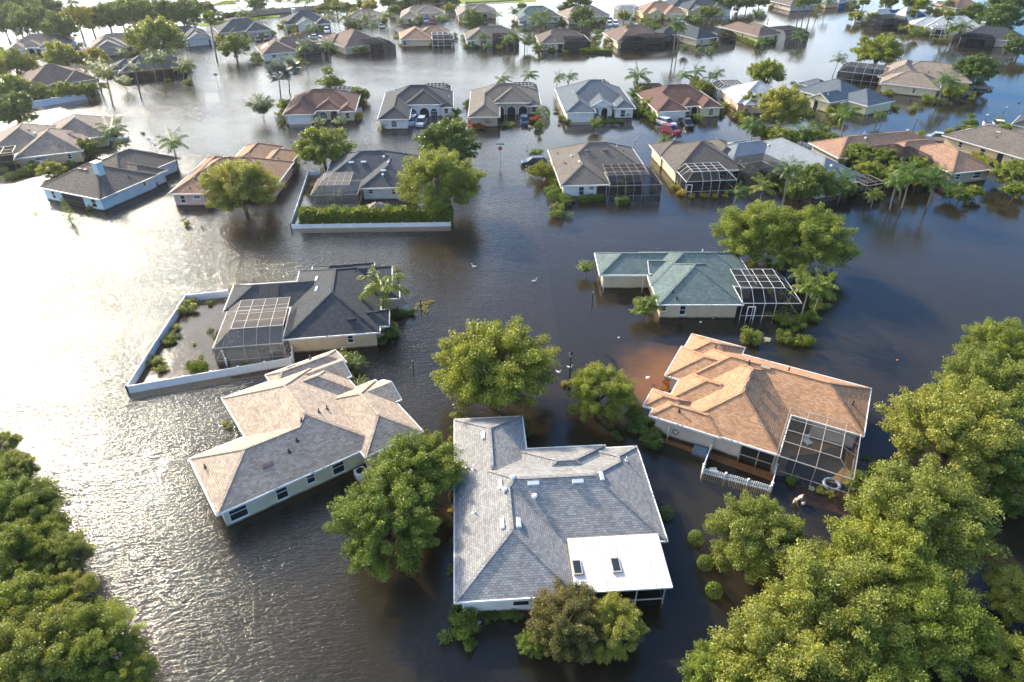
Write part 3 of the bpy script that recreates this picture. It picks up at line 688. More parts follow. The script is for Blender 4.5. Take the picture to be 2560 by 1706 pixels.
house('the black slate house', 'peach walled house with near black slate roof, rooftop heating panels and tan pool cage', None, 8, 1, 1, 'dark', 'peach',
      [(0,0,10.0,15.3), (-7.3,6.6,5,12.6), (4.5,9.3,11.2,15.0), (4.6,6.9,12.1,9.9), (6.2,1.2,10.95,4.6,'h',-.05), (1.5,11,9,16.2)],
      [('onp','vent',[zs(833,248)]), ('onp','ventl',[zs(1166,272),zs(1166,388)]), ('onp','ventk',[zs(1562,732)]), ('onp','pipe',[zs(1640,800),zs(1605,168),zs(545,232),zs(1320,148)]),
       ('panelp',zs(500,350),zs(720,560),'solar_heating_panel',M_POOLHEAT,2,1), ('win',0,'S',.7,.65,1.0,1.8), ('fn',slate_extra),
       ('cage',-6.9,-.75,.1,6.8,dict(att='NE',fm=M_TFRAME,sm=M_SCRG,nx=4,ny=4,hw=2.15,ht=3.3,ins=1.7,bar=.06))], world=(-24.0,59.4))
# ---------------------------------------------------------------- second row
FR = [(0,.42,1,1), (0,0,.42,.88), (.33,.40,.84,.92,'h',.55), (.80,.395,1.0,.7,'h',-.05)]       # garage wing, entry wing, main hips
DK = dict(fm=M_BFRAME, sm=M_SCRD, bar=.065)
house('the dark blue house', 'white house with dark slate roof, arched windows and two cars at its flooded door', b5(375,313), 4.2, 15.2, 21, 'dark', 'white', FR,
      [('awin',2,'S',.16,1.5,1.5),('arch',2,'S',.52,2.0,2.5),('awin',2,'S',.82,1.4,1.9),('awin',1,'S',.5,1.1,1.3),('win',3,'S',.5,.9,1.1),('onp','pipew',[b5(485,125),b5(845,165)]),('cage',.52,.98,.97,1.22,dict(att='S',nx=5,ny=2,bar=.04))])
house('the brown porch house', 'tan house with plain brown roof and three arched porch openings behind orange shrubs', b5(968,296), 1.1, 15.3, 21, 'greybrown', 'tan', FR,
      [('arch',2,'S',.14,1.9,2.4),('arch',2,'S',.5,1.9,2.5),('arch',2,'S',.86,1.9,2.4),('win',3,'S',.5,1,1.1),('onp','pipew',[b5(1075,128),b5(1058,205)]),('onp','pipe',[b5(1390,195)]),('cage',.55,.98,1.0,1.2,dict(att='S',nx=5,ny=2,bar=.04))])
house('the blue grey gabled house', 'white house with blue grey roof, small front gable and wide white garage door', b5(1605,268), 3.3, 15.2, 20, 'bluegrey', 'white',
      [(0,.3,1,1), (0,0,.42,.8), (.38,.18,.72,.7,'gs',.25), (.7,.12,1,.7)],
      [('gar',1,'S',.5,4.4),('arch',2,'S',.62,1.4,2.4),('awin',2,'S',.22,.9,1.4),('win',3,'S',.42,1.1,1.5),('onp','pipew',[b5(1655,130)]),('cage',.45,.98,.88,1.22,dict(att='S',nx=5,ny=2,bar=.04))])
house('the red brown house', 'cream house with dark red brown roof, pale garage doors and cars parked in front', (1643,280), 7.5, 15, 16, 'redbrown', 'paleyellow',
      [(0,.3,1,1), (0,0,.46,.8), (.46,.2,.72,.7), (.68,.1,1,.7)],
      [('gar',1,'S',.5,5.2,None),('awin',2,'S',.25,1,1.4),('arch',2,'S',.7,1.4,2.4),('awin',3,'S',.5,1,1.3),('cage',.05,.98,.5,1.25,dict(att='S',nx=5,ny=2,bar=.04,fm=M_BFRAME,sm=M_SCRD))])
house('the maroon roofed house', 'yellow cream house with maroon hip roof, arched entry and garage with small panes', (706,288), 6.0, 14.6, 15, 'redbrown', 'cream',
      [(0,.3,1,1), (0,0,.44,.8), (.4,.16,.8,.8), (.76,.08,1,.6)],
      [('gar',1,'S',.5,4.3),('awin',2,'S',.3,1.5,1.5),('arch',2,'S',.75,1.6,2.4),('win',3,'S',.5,.9,1.2),('cage',.5,.98,.95,1.25,dict(att='S',nx=4,ny=2))])
# ---------------------------------------------------------------- third row (their backs towards the viewer)
def gazebo_none(H, W): pass
house('the hedge fronted house', 'pale house with grey roof, tan framed cage and palm hedge along a white fence', (798,474), 3.9, 14.8, 15, 'slate', 'cool',
      [(0,.24,1,1), (.42,0,1,.95), (.3,.5,.8,1.1)],
      [('onp','vent',[b5(205,595),b5(285,592),b5(415,647)]),('onp','cap',[b5(412,680),b5(448,598),b5(418,562)]),('win',1,'S',.62,.7,.9),('win',1,'S',.15,.8,.7),
       ('cage',-.06,-.18,.42,.27,dict(att='N',fm=M_TFRAME,sm=M_SCRG,nx=4,ny=3))])
house('the tan cage house', 'white house with greyish tan hip roof and dark cage holding a palm', (1402,465), 4.2, 15.2, 18, 'greybrown', 'cool',
      [(0,.3,1,.98), (0,0,.52,.8), (.3,.6,.72,1.06)],
      [('onp','ventb',[b5(1748,517),b5(1860,513)]),('onp','cap',[b5(1643,558)]),('onp','pipe',[b5(1553,541),b5(1608,605),b5(1597,602),b5(1985,523)]),('onp','ventt',[b5(1697,590)]),('onp','pipew',[b5(1940,488)]),
       ('win',1,'S',.42,.9,1.4),('win',1,'S',.65,.8,.6),('dark',1,'S',.88,1.5),('cage',.5,-.05,1.05,.32,dict(att='NW',fm=M_TFRAME,sm=M_SCRL,nx=5,ny=3,ins=1.8))])
house('the white cage house', 'yellow house with dark tan roof and white framed cage ringed by yellow shrubs', (1687,431), 6.2, 13.3, 13, 'darktan', 'paleyellow',
      [(0,0,.92,.96), (.6,.3,1.08,1.12), (-.02,.6,.5,1.1)],
      [('onp','pipew',[b6(425,540)]),('win',0,'S',.9,1,1.2),('win',0,'S',.7,1,1.2),('win',0,'W',.3,1,1.4),('cage',.03,-.36,.66,.04,dict(att='N',nx=4,ny=3,ins=1.4,sm=M_SCRL,door=.6))])
house('the long blue roofed house', 'white house with long pale blue grey metal roof behind palms and dark trees', (2046,471), 21, 10.5, 22, 'lightblue', 'white',
      [(0,.0,1,.97), (-.62,.62,.6,.99), (-.1,.86,.3,1.02,'gw',.35)],
      [('win',0,'E',.1,1,1.2),('dark',0,'S',.8,2.2),('win',1,'W',.6,1,1.2),('onp','cap',[b6(1092,622),b6(680,487),b6(1055,490)]),('cage',-.62,.3,.02,.63,dict(att='NE',fm=M_BFRAME,sm=M_SCRL,nx=4,ny=4,ins=1.0)),('cage',.72,-.1,1.1,.06,dict(att='N',nx=2,ny=1,ins=.6,ht=2.5,fm=M_TFRAME))])
house('the wide orange brown house', 'tan house with wide orange brown roof half hidden by palms and bamboo', (2379,434), 14, 8.6, 20, 'oldorange', 'stucco',
      [(0,.0,1,.62), (-1.55,.55,.95,.98), (-.4,.4,1,.75)],
      [('win',0,'S',.2,1,1),('win',0,'S',.7,1.6,1.1),('onp','cap',[b6(1315,440)]),('cage',-1.3,.2,.02,.6,dict(att='NE',fm=M_BFRAME,sm=M_SCRD,nx=5,ny=4,ins=1.2))])
house('the long tan house', 'long tan house with grey brown roof and darker wing at the water edge', (2356,338), -62, 17, 10, 'greybrown', 'peach',
      [(0,0,1.3,1), (.25,.45,1.4,1.35), (0,.2,.4,1.0)],
      [('win',0,'S',.15,.8,1),('win',0,'S',.35,1,1.2),('dark',0,'S',.5,1.0),('win',0,'S',.6,.7,.5),('win',0,'S',.72,1.5,1),('win',0,'W',.5,1.3,1.1),('onp','pipe',[(2492,345)]),('onp','ventt',[(2496,332),(2533,325)])])
house('the black roofed corner house', 'small cream house with black roof behind the white pickup', (2528,312), -42, 14, 9, 'dark', 'cream', [(0,0,1,1)], [('win',0,'S',.3,1,1)])
house('the pale blue house', 'pale blue walled house with grey tan roof, blue chimney and dark lanai doors', (94,468), -22.3, 13.2, 11, 'darktan', 'blue',
      [(0,0,1.0,1.02), (.02,.55,.80,1.72), (.35,.7,.97,1.25,'h',-.05)],
      [('win',0,'S',.16,.9,1.3),('dark',0,'S',.5,4.6),('win',0,'S',.86,1.1,1.4),('win',0,'E',.8,.6,.7),('win',0,'E',.25,1.2,.35),('onp','ventb',[b4(525,453),b4(560,459),b4(625,367)]),('onp','pipe',[b4(842,505)]),('onp','chimney',[b4(652,480)])])
house('the pink walled house', 'pink walled house with rose brown roof behind a round oak', (421,485), 0.5, 15.6, 23, 'rose', 'pink',
      [(0,0,.36,.7), (.02,.14,1.0,.62), (.3,.45,.75,.98), (.62,.4,.98,.86)],
      [('win',0,'S',.28,.8,1.3),('win',0,'S',.75,1.1,.6),('onp','ventb',[b4(1483,375),b4(1575,376),b4(1372,427),b4(1268,510)]),('onp','pipe',[b4(1240,580),b4(1820,388)]),('dark',1,'S',.6,4.5)])
house('the peach walled tan house', 'peach walled house with light tan roof of several hips at the waterside', b4(90,385), 23.2, 10.6, 14, 'tan', 'peach',
      [(0,0,1,.9), (-.5,.2,.6,1.25), (.35,.55,1.35,1.5), (.5,.3,1.05,.75)],
      [('win',0,'S',.35,1.9,.5),('onp','ventb',[b4(185,195)]),('onp','cap',[b4(230,225)]),('onp','pipe',[b4(385,298)]),('win',0,'S',.8,.7,.9),('cage',-.6,-.12,.02,.25,dict(att='NE',nx=3,ny=2,**DK))])
# ---------------------------------------------------------------- right of the second row
house('the yellow gabled house', 'yellow house with blue grey roof and two little white gables above the entry', (2169,266), 29, 9.0, 17.6, 'bluegrey', 'paleyellow',
      [(-.25,.28,1.0,1), (0,0,1,.5), (.35,.12,.8,.5,'gs',.2), (-.6,.3,.3,.62,'gw',.2), (.3,.85,.9,1.2)],
      [('gar',1,'S',.5,6.2,wallmat('paleyellow')),('arch',3,'W',.3,1.2,2.3),('win',0,'W',.2,.8,1.1),('win',0,'W',.65,.6,.9),('onp','pipew',[(2070,237)])])
house('the large taupe house', 'large cream house with taupe hip roofs and black screened cage with white ribs', (2201,208), -30, 12.5, 11, 'tan', 'cream',
      [(0,0,1,.85), (-.1,.6,.7,2.1), (.1,1.0,1.5,2.0)],
      [('win',0,'S',.6,.7,1.1),('dark',0,'W',.75,1.6),('onp','pipe',[(2200,162),(2270,154),(2320,182)]),('cage',-.85,.7,-.02,1.5,dict(att='E',nx=4,ny=5,sm=M_SCRD,ins=1.6))])
house('the white roofed house', 'pale pink house with whitish roof and blue grey gable behind a spreading oak', (1849,262), 3, 12.5, 14, 'white', 'pink',
      [(0,.1,1,1), (.1,0,.55,.7), (.55,0,1.15,.6,'h',-.05)], [('win',0,'W',.2,.7,.9),('win',0,'W',.6,.8,1),('onp','cap',[(1868,240)]),('cage',-.06,.9,.5,1.3,dict(att='S',nx=5,ny=3,ins=1.4))])
# ---------------------------------------------------------------- far rows
GB = mat_simple('dark_blue_door', (.05,.075,.10), .5); GT = mat_simple('tan_door', (.5,.42,.28), .6)
house('the arched porch tan house', 'white walled house with light tan roofs and twin arched porch at the far edge', (14,127), 20.5, 16, 14, 'tan', 'white',
      [(0,.28,1,1),(.5,0,1,.7),(0,.03,.3,.6),(.2,.14,.55,.7)], [('gar',1,'S',.5,5),('arch',3,'S',.45,1.4,2.3),('arch',3,'S',.85,1.4,2.3),('win',2,'S',.5,1.2,1.2)])
house('the rosy tan gabled house', 'house with rosy tan roof, gabled garage and arched doorway among trees', (222,125), 24, 15, 14, 'tan', 'greige',
      [(0,.3,1,1),(0,0,.68,.7),(.1,-.01,.6,.4,'gs',.15),(.68,.1,.98,.6)], [('gar',1,'S',.55,4,GT),('arch',3,'S',.4,1.3,2.3)])
house('the blue garage house', 'grey blue house with slate roof and two dark blue garage doors', (385,108), 30, 16.5, 15, 'slate', 'cool',
      [(-.1,.35,1,1),(.5,0,1,.8),(.55,-.01,.95,.5,'gs',.12)], [('gar',1,'S',.3,3.6,GB),('gar',1,'S',.8,2.4,GB)])
house('the slate and yellow house', 'yellow house with slate blue roof and two tan garage doors with black cars', (549,85), 28.5, 16, 13, 'slate', 'yellow',
      [(0,.12,1,1),(.5,0,1,.8),(.2,.04,.45,.5)], [('gar',1,'S',.25,2.6,GT),('gar',1,'S',.72,4,GT),('arch',2,'S',.6,1.2,2.2),('win',0,'W',.4,1,1)])
house('the chimney slate house', 'grey house with slate and tan roof, pale gable and tall white chimney', (714,65), 22, 15, 15, 'slate', 'offwhite',
      [(0,.15,1,1),(.25,0,.65,.6,'gs',.2),(.65,-.05,1,.7)], [('gar',2,'S',.5,4,GB),('win',0,'W',.4,1,1),('win',1,'S',.5,1,1),('on','chimney',[(.3,.8)])])
house('the skylight roof house', 'white house with warm brown roof, long roof skylight and black cage', (656,137), 26, 14, 14, 'brown', 'cool',
      [(0,0,.68,.9),(.2,.3,1.25,1)], [('win',0,'S',.3,1,1),('win',0,'S',.7,1,1),('win',0,'W',.4,1,1),('onp','skylight',[(660,118),(664,112)]),('panelp',(655,123),(668,110),'roof_panel',M_VENT,1,2),('cage',.68,-.12,1.3,.35,dict(att='N',nx=4,ny=3,**DK))])
house('the dusky brown house', 'house with wide dusky brown hip roof behind clipped trees and white fence', (63,221), 40, 14.5, 13, 'brown', 'tan',
      [(0,0,1,1),(.55,-.06,1.05,.6),(0,.3,.5,1.1)], [('win',0,'S',.2,1,1),('dark',0,'S',.8,3)])
house('the dark lanai house', 'low house with slate roof above a long dark screened lanai', (300,181), 25.6, 14.8, 11, 'slate', 'greige',
      [(0,0,1,1),(-.14,.25,.4,1.0)], [('dark',0,'S',.27,5),('dark',0,'S',.72,5),('win',1,'W',.5,1,1),('cage',-.02,-.16,1.02,.05,dict(att='N',nx=6,ny=1,ht=2.4,ins=.8,**DK))])
house('the cream brown house', 'cream house with brown hip roof and black cage beside a rounded green bush', (862,120), 36, 13, 15.5, 'brown', 'cream',
      [(0,0,1,1),(-.06,.5,.5,1.12)], [('win',0,'W',.2,.7,1),('win',0,'W',.6,.8,1),('dark',0,'S',.8,4),('cage',.45,-.32,1.05,.2,dict(att='NW',nx=4,ny=3,**DK))])
house('the small tan porch house', 'small tan roofed house with arched entry under yellow green trees', (863,48), 4, 12.4, 11, 'tan', 'cream',
      [(0,.25,1,1),(.62,0,1,.7),(.2,.1,.6,.7)], [('gar',1,'S',.5,4,GT),('arch',2,'S',.45,1.4,2.3)])
house('the triple arch house', 'cream house with tan roof, three arches and two white cars on its drive', (1001,46), 6.2, 15.6, 17, 'tan', 'cream', FR,
      [('arch',2,'S',.15,1.5,2.3),('arch',2,'S',.5,1.7,2.5),('awin',2,'S',.85,1.3,1.8),('win',1,'S',.5,1.4,1.4)])
house('the willow fronted house', 'tan house with tan roof standing behind a weeping willow like tree', (1144,41), 6.8, 14.8, 16, 'tan', 'tan', FR,
      [('awin',2,'S',.25,1.8,1.8),('arch',2,'S',.75,1.8,2.5),('win',1,'S',.5,1,1)])
house('the sage grey house', 'white house with sage grey roof, gabled garage and row of palms in front', (1294,46), 9.3, 15.8, 13, 'green', 'offwhite',
      [(0,.15,1,1),(0,-.04,.36,.7),(.03,-.05,.3,.4,'gs',.15),(.5,.05,1,.8)], [('gar',1,'S',.5,4.4),('win',3,'S',.8,1,1.1),('win',3,'S',.3,1,1.1)])
house('the taupe arched house', 'taupe house with tan roof, arched porch and several cars at its drive', (1420,47), 14, 17, 14, 'tan', 'greige',
      [(0,.25,1,1),(0,0,.3,.7),(.35,.1,.9,.8)], [('arch',2,'S',.35,1.6,2.4),('awin',2,'S',.68,1.5,1.8),('win',1,'S',.5,1,1)])
house('the rust roofed yellow house', 'yellow house with rusty brown roof, solar panel and grey cage behind', (1613,37), 8, 15, 15, 'oldorange', 'yellow',
      [(0,.2,1,1),(.5,0,1.05,.7),(.15,.1,.48,.6,'gs',.2)], [('gar',1,'S',.5,4.6,wallmat('yellow')),('win',0,'W',.3,.7,.8),('awin',2,'S',.5,1,1.3),('panelp',(1590,28),(1606,20),'solar_panel',M_SOLAR,1,1),('cage',-.45,.75,.05,1.15,dict(att='E',nx=4,ny=2,sm=M_SCRG))])
house('the copper roofed house', 'peach yellow house with copper brown roof and rounded white pool cage', (1000,100), 8, 15.6, 13, 'oldorange', 'peach',
      [(0,0,.62,1),(.3,.25,1.02,1),(.45,.6,.7,1.1)], [('win',0,'S',.1,.9,1.3),('cage',.62,-.12,1.04,.3,dict(att='NW',nx=3,ny=2,ins=1.5,bar=.10))])
house('the mauve grey house', 'pale house with mauve grey roof and black lanai behind two slender palms', (1165,101), 6, 16, 13, 'greybrown', 'offwhite',
      [(0,0,.55,.9),(0,.2,1.03,1)], [('win',0,'S',.2,.9,1.1),('dark',0,'S',.62,1.8),('cage',.5,-.04,1.0,.3,dict(att='NW',nx=5,ny=2,**DK))])
house('the dark taupe house', 'cream house with dark taupe roof and wide black cage above a trimmed hedge', (1350,109), 4.7, 15, 13, 'darktan', 'cream',
      [(0,0,.5,.9),(0,.2,1.02,1),(.3,.6,.75,1.1)], [('win',0,'S',.2,.8,1.1),('win',0,'S',.52,.6,.8),('dark',0,'S',.86,1.4),('onp','pipew',[(1387,102),(1376,79)]),('cage',.48,-.04,1.0,.3,dict(att='NW',nx=5,ny=2,**DK))])
house('the broad caged tan house', 'cream house with tan roof and the broadest black cage across its back', (1548,105), 10, 15.2, 16, 'brown', 'cream',
      [(-.04,.0,.6,1.0),(.0,.28,1.05,1.0)], [('win',0,'W',.25,.8,1),('win',0,'W',.6,.6,.8),('onp','pipew',[(1563,80)]),('cage',.05,-.1,1.2,.3,dict(att='N',nx=7,ny=2,**DK))])
house('the slate blue house', 'cream house with slate blue roof and low black cage at one corner', (1742,99), 28, 9, 15, 'slate', 'cream',
      [(0,0,1,1.05),(-.6,.62,.4,1.1)], [('win',0,'S',.25,.9,1.3),('dark',0,'S',.92,.8),('win',0,'W',.2,.7,1.1),('win',0,'W',.55,.7,1.1),('cage',.9,-.05,1.7,.7,dict(att='W',nx=4,ny=4,**DK))])
house('the white gable slate house', 'pale yellow house with slate roof, white gables and three garage doors', (1726,28.5), 11.7, 16.2, 15, 'slate', 'paleyellow',
      [(0,.15,1,1),(.55,0,1.02,.7),(.1,.08,.42,.6,'gs',.2),(.6,-.01,.85,.4,'gs',.15)], [('gar',1,'S',.3,3.4),('gar',1,'S',.78,2.4),('win',0,'W',.4,1,1)])
house('the long yellow walled house', 'long yellow house with brown roof, tall windows and black cage beyond', (1895,92), 23, 8.4, 18.7, 'brown', 'yellow',
      [(0,0,.9,1),(.3,.1,1.25,.75)], [('win',0,'S',.5,1,1.3),('dark',1,'S',.75,2.4),('win',0,'W',.12,.6,.6),('win',0,'W',.3,.9,1.4),('win',0,'W',.45,.6,.6),('win',0,'W',.6,.8,1.4),('win',0,'W',.85,.5,.6),('onp','pipe',[(1866,61),(1886,77)]),('cage',1.1,-.1,2.2,.4,dict(att='W',nx=4,ny=3,**DK))])
house('the taupe walled house', 'taupe walled house with grey roof at the far shore near tall palms', (1977,15), 17, 13, 15, 'greybrown', 'greige', [(0,0,1,1)], [('win',0,'W',.55,.9,1.1),('win',0,'S',.5,1,1)])
house('the house with the blue garage', 'peach house with pale blue roof and bright blue garage door at the far shore', (2072,8), 21, 17, 13, 'lightblue', 'peach',
      [(0,.1,.4,1),(.3,.2,1,1),(.3,0,.55,.6)], [('gar',2,'S',.5,3.2,mat_simple('blue_garage_paint', (.03,.16,.42), .5)),('arch',1,'S',.5,1.4,2.3)])
house('the solar panel house', 'white roofed house with dark solar panels and black cage at the far shore', (2262,52), 20, 14, 13, 'white', 'cool',
      [(0,0,1,1),(-.6,.35,.5,1.1)], [('win',0,'S',.3,1,1),('panel',.05,.55,.4,.75,'solar_panel',M_SOLAR,4,2),('panel',.45,.08,.75,.3,'solar_panel',M_SOLAR,3,2),('cage',-.75,-.1,.0,.5,dict(att='NE',nx=5,ny=3,**DK))])
house('the white hip roofed house', 'white house with smooth white hip roof and tall white framed lanai', (2312,68), -20, 18, 12, 'white', 'white',
      [(0,0,1,1),(-.2,.15,.4,.9)], [('dark',0,'S',.3,4),('onp','vent',[(2335,50),(2395,45)]),('cage',.1,-.3,.75,.05,dict(att='N',nx=6,ny=2,bar=.12,sm=M_SCRC))])
house('the black roofed lake house', 'dark house with black slate roof, white chimney and black screened lanai', (2400,92), -30, 17, 11, 'dark', 'greige',
      [(0,0,1,1)], [('dark',0,'S',.25,5),('win',0,'S',.8,1.2,1),('on','chimney',[(.3,.7)]),('cage',-.1,-.28,.55,.05,dict(att='N',nx=5,ny=2,**DK))])
house('the terracotta far house', 'tan house with terracotta roof hidden behind dark trees at the horizon edge', (2391,22), 12, 13, 12, 'terracotta', 'tan', [(0,0,1,1)], [('win',0,'S',.3,1,1)])
house('the far slate house', 'pale house with slate blue roof partly hidden at the far water edge', (1680,18), 10, 13, 12, 'slate', 'cream', [(0,0,1,1)], [('win',0,'S',.5,1,1)])
# ------------------------------------------------------------------ foliage meshes (leaf-sized faces through the whole crown)
def quads_mesh(name, P, U, V, mat, tip=False):
    """one small face per leaf: P centres, U half length, V half width"""
    n = len(P); v = np.empty((n, 4, 3))
    v[:,0] = P-U; v[:,1] = P+V*.9-U*.1; v[:,2] = P+U; v[:,3] = P-V*.9-U*.1
    me = bpy.data.meshes.new(name)
    me.vertices.add(n*4); me.vertices.foreach_set('co', v.reshape(-1))
    me.loops.add(n*4); me.loops.foreach_set('vertex_index', np.arange(n*4, dtype=np.int32))
    me.polygons.add(n); me.polygons.foreach_set('loop_start', np.arange(0, n*4, 4, dtype=np.int32)); me.polygons.foreach_set('loop_total', np.full(n, 4, dtype=np.int32))
    me.materials.append(mat); me.update(calc_edges=True); return me
def unit(v): return v / np.maximum(np.linalg.norm(v, axis=-1, keepdims=True), 1e-9)
def leaves(rng, cen, rad, num, ls, flat=.75, asp=.5, stretch=0.0):
    """leaves scattered in clumps; cen (k,3), rad (k,); stretch draws each clump out along its bough"""
    k = len(cen); w = rad**2*(.35+rng.random(k)); idx = rng.choice(k, num, p=w/w.sum())
    d = unit(rng.normal(size=(num,3)))
    r = rad[idx]*(.15+.95*rng.random(num)**.6)
    off = d*r[:,None]; off[:,2] *= flat
    if stretch:
        ax = unit(cen+np.array([0,0,.25])); a_ = ax[idx]; al = (off*a_).sum(1, keepdims=True); off = off+a_*al*stretch
    P = cen[idx]+off
    nrm = unit(d*.35+rng.normal(size=(num,3))*.8+np.array([0,0,.55]))
    t = unit(np.cross(nrm, rng.normal(size=(num,3)))); b = np.cross(nrm, t)
    s = ls*(.55+.9*rng.random(num))
    return P, t*s[:,None], b*(s*asp)[:,None]
def oak_clumps(rng, nc, zlo=.62, zhi=.80, rs=1.0):
    """clump centres: boughs pushing out by different amounts, sprays at their ends, so the outline is uneven and hollows stay dark"""
    nb = 15 + int(rng.integers(0, 6)); cen = []; rad = []
    g = np.arange(nb)+.5; ph = np.arccos(1-1.45*g/nb); th = math.pi*(1+5**.5)*g
    bd = np.stack([np.cos(th)*np.sin(ph), np.sin(th)*np.sin(ph), np.cos(ph)], 1)+rng.normal(size=(nb,3))*.14; bd = unit(bd); bl = .70+.34*rng.random(nb)
    per = max(3, nc//nb)
    for i in range(nb):
        for k in range(per):
            f = rng.random()**.5; d = unit(bd[i]+rng.normal(size=3)*(.12+.22*f))
            rr = bl[i]*(.38+.56*f); p = d*rr; p = p*np.array([1,1,zhi if p[2] > 0 else zlo])
            cen.append(p); rad.append(rs*(.075+.075*rng.random())*(1.15-.3*f))
    return np.array(cen), np.array(rad)
LEAFM = dict(oak=mat_leaf('oak_leaves', (.098,.138,.019), (.34,.39,.058)), olive=mat_leaf('olive_leaves', (.125,.158,.027), (.38,.40,.08)),
    dark=mat_leaf('dark_leaves', (.058,.098,.020), (.175,.25,.048)), lime=mat_leaf('lime_leaves', (.11,.15,.014), (.24,.27,.028)), yellow=mat_leaf('yellow_leaves', (.20,.20,.02), (.42,.36,.03)),
    bronze=mat_leaf('bronze_leaves', (.050,.085,.020), (.25,.20,.06)), red=mat_leaf('red_leaves', (.16,.045,.015), (.42,.10,.02)), palm=mat_leaf('palm_fronds', (.075,.135,.022), (.21,.31,.05), .35),
    ypalm=mat_leaf('yellow_palm_fronds', (.12,.17,.02), (.29,.33,.045), .35), silver=mat_leaf('silver_palm_fronds', (.14,.19,.17), (.26,.31,.28), .2), hedge=mat_leaf('hedge_leaves', (.075,.125,.016), (.19,.27,.035)),
    grass=mat_leaf('grass_blades', (.16,.22,.03), (.30,.36,.05)), moss=mat_leaf('moss_strands', (.16,.15,.10), (.26,.24,.17)), white=mat_leaf('pale_blossoms', (.5,.5,.4), (.7,.7,.6)))
M_BARK = mat_bark('oak_bark', (.13,.105,.08)); M_PBARK = mat_bark('palm_bark', (.24,.205,.165))
def limb_mesh(rng, cen, name):
    mb = MB(); fork = Vector((rng.normal()*.03, rng.normal()*.03, -.42))
    mb.tube([(0,0,-1.9),(0.01,0,-.9),tuple(fork)], [.060,.052,.045], 9)
    order = rng.permutation(len(cen))[:22]
    mains = []
    for k in range(5):
        a = 2*math.pi*(k+rng.random()*.6)/5; e = Vector((math.cos(a)*.34, math.sin(a)*.34, .05+.2*rng.random())); m = fork.lerp(e, .5)+Vector((0,0,-.03)); mains.append(e)
        mb.tube([fork, m, e], [.042,.034,.022], 7)
    for i in order:
        c = Vector(cen[i]); e = min(mains, key=lambda q: (q-c).length); m = e.lerp(c, .5)+Vector((rng.normal()*.03, rng.normal()*.03, .02))
        mb.tube([e, m, c], [.018,.011,.005], 5, cap=False)
    o = mb.build(name, M_BARK); me = o.data; bpy.data.objects.remove(o); me.polygons.foreach_set('use_smooth', [True]*len(me.polygons)); return me
TREES = {}
def tree_variant(kind, i):
    key = (kind, i)
    if key in TREES: return TREES[key]
    rng = np.random.default_rng(sum(map(ord, kind))*7+i)
    near, mid, far = kind[0] == 'N', kind[0] == 'M', kind[0] == 'F'
    nc = 230 if near else 130 if mid else 80; num = 84000 if near else 20000 if mid else 6500; ls = .0172 if near else .036 if mid else .062
    cen, rad = oak_clumps(rng, nc, rs=1.0 if near else 1.2 if mid else 1.45)
    P, U, V = leaves(rng, cen, rad, num, ls, stretch=.7)
    lm = quads_mesh(kind+'_crown', P, U, V, LEAFM['oak']); tm = limb_mesh(rng, cen, kind+'_trunk')
    TREES[key] = (lm, tm); return TREES[key]
THINGS = []        # (object, look, category, group, world x, world y, size)
def reg(o, look, cat, grp, x, y, size): THINGS.append([o, look, cat, grp, x, y, size])
RND = random.Random(5)
TI = [0]
def tree(px, py, w, leaf='oak', look=None, flat=1.0, zc=None, kind=None, name='oak_tree', lift=0.0):
    """crown centre px,py and width w in photo pixels"""
    z = 4.0
    for _ in range(8):
        x, y = G(px, py, z); r = w/2/FPX*DEP(x, y, z); z = zc if zc else .66*r*flat+.35+lift
    x, y = G(px, py, z)
    k = kind or ('N' if w > 150 or DEP(x, y) < 75 else 'M' if w > 62 else 'F'); TI[0] += 1
    lm, tm = tree_variant(k, TI[0] % (6 if k == 'N' else 4))
    T = empty(name, (x, y, 0), RND.random()*6.28)
    c = inst('crown', lm, T, LEAFM[leaf]); c.location = (0,0,z); s = r*1.12; c.scale = (s, s, s*flat)
    t = inst('trunk', tm, T); t.location = (0,0,z); t.scale = (s, s, s*flat)
    reg(T, look or {'oak':'broad green oak tree','dark':'dark green leafy tree','olive':'olive green oak tree','lime':'bright lime green tree','yellow':'yellow green leafy tree','bronze':'bronze and green magnolia tree'}[leaf], 'tree', 'trees standing in the flood water', x, y, r)
    return T
# palms
def frond(mb_P, mb_U, mb_V, rng, az, el, length, droop, nl, ll, wind, up0=(0,0,0)):
    d = np.array([math.cos(az)*math.cos(el), math.sin(az)*math.cos(el), math.sin(el)]); p = np.array(up0, float); step = length/nl
    pts = []
    for k in range(nl):
        t = k/nl; pts.append((p.copy(), d.copy(), t)); p = p+d*step
        d = d+np.array([wind[0], wind[1], 0])*step*1.2+np.array([0,0,-droop])*step*(.4+1.6*t); d /= np.linalg.norm(d)
    for q, d, t in pts:
        if t < .1: continue
        s = np.cross(d, [0,0,1.0]); s /= max(np.linalg.norm(s), 1e-6); l = ll*(.35+1.0*math.sin(math.pi*min(1, .15+.85*t))**.7)*(.85+.3*rng.random())
        for sg in (-1, 1):
            dr = unit(np.array(s*sg*.75+d*.55+np.array([wind[0]*.5, wind[1]*.5, -.42-.3*rng.random()])+rng.normal(size=3)*.10))
            mb_P.append(q+dr*l/2); mb_U.append(dr*l/2); mb_V.append(unit(np.cross(dr, [rng.normal()*.3, rng.normal()*.3, 1.0]))*ll*.085)
    return [a[0] for a in pts]
PALMS = {}
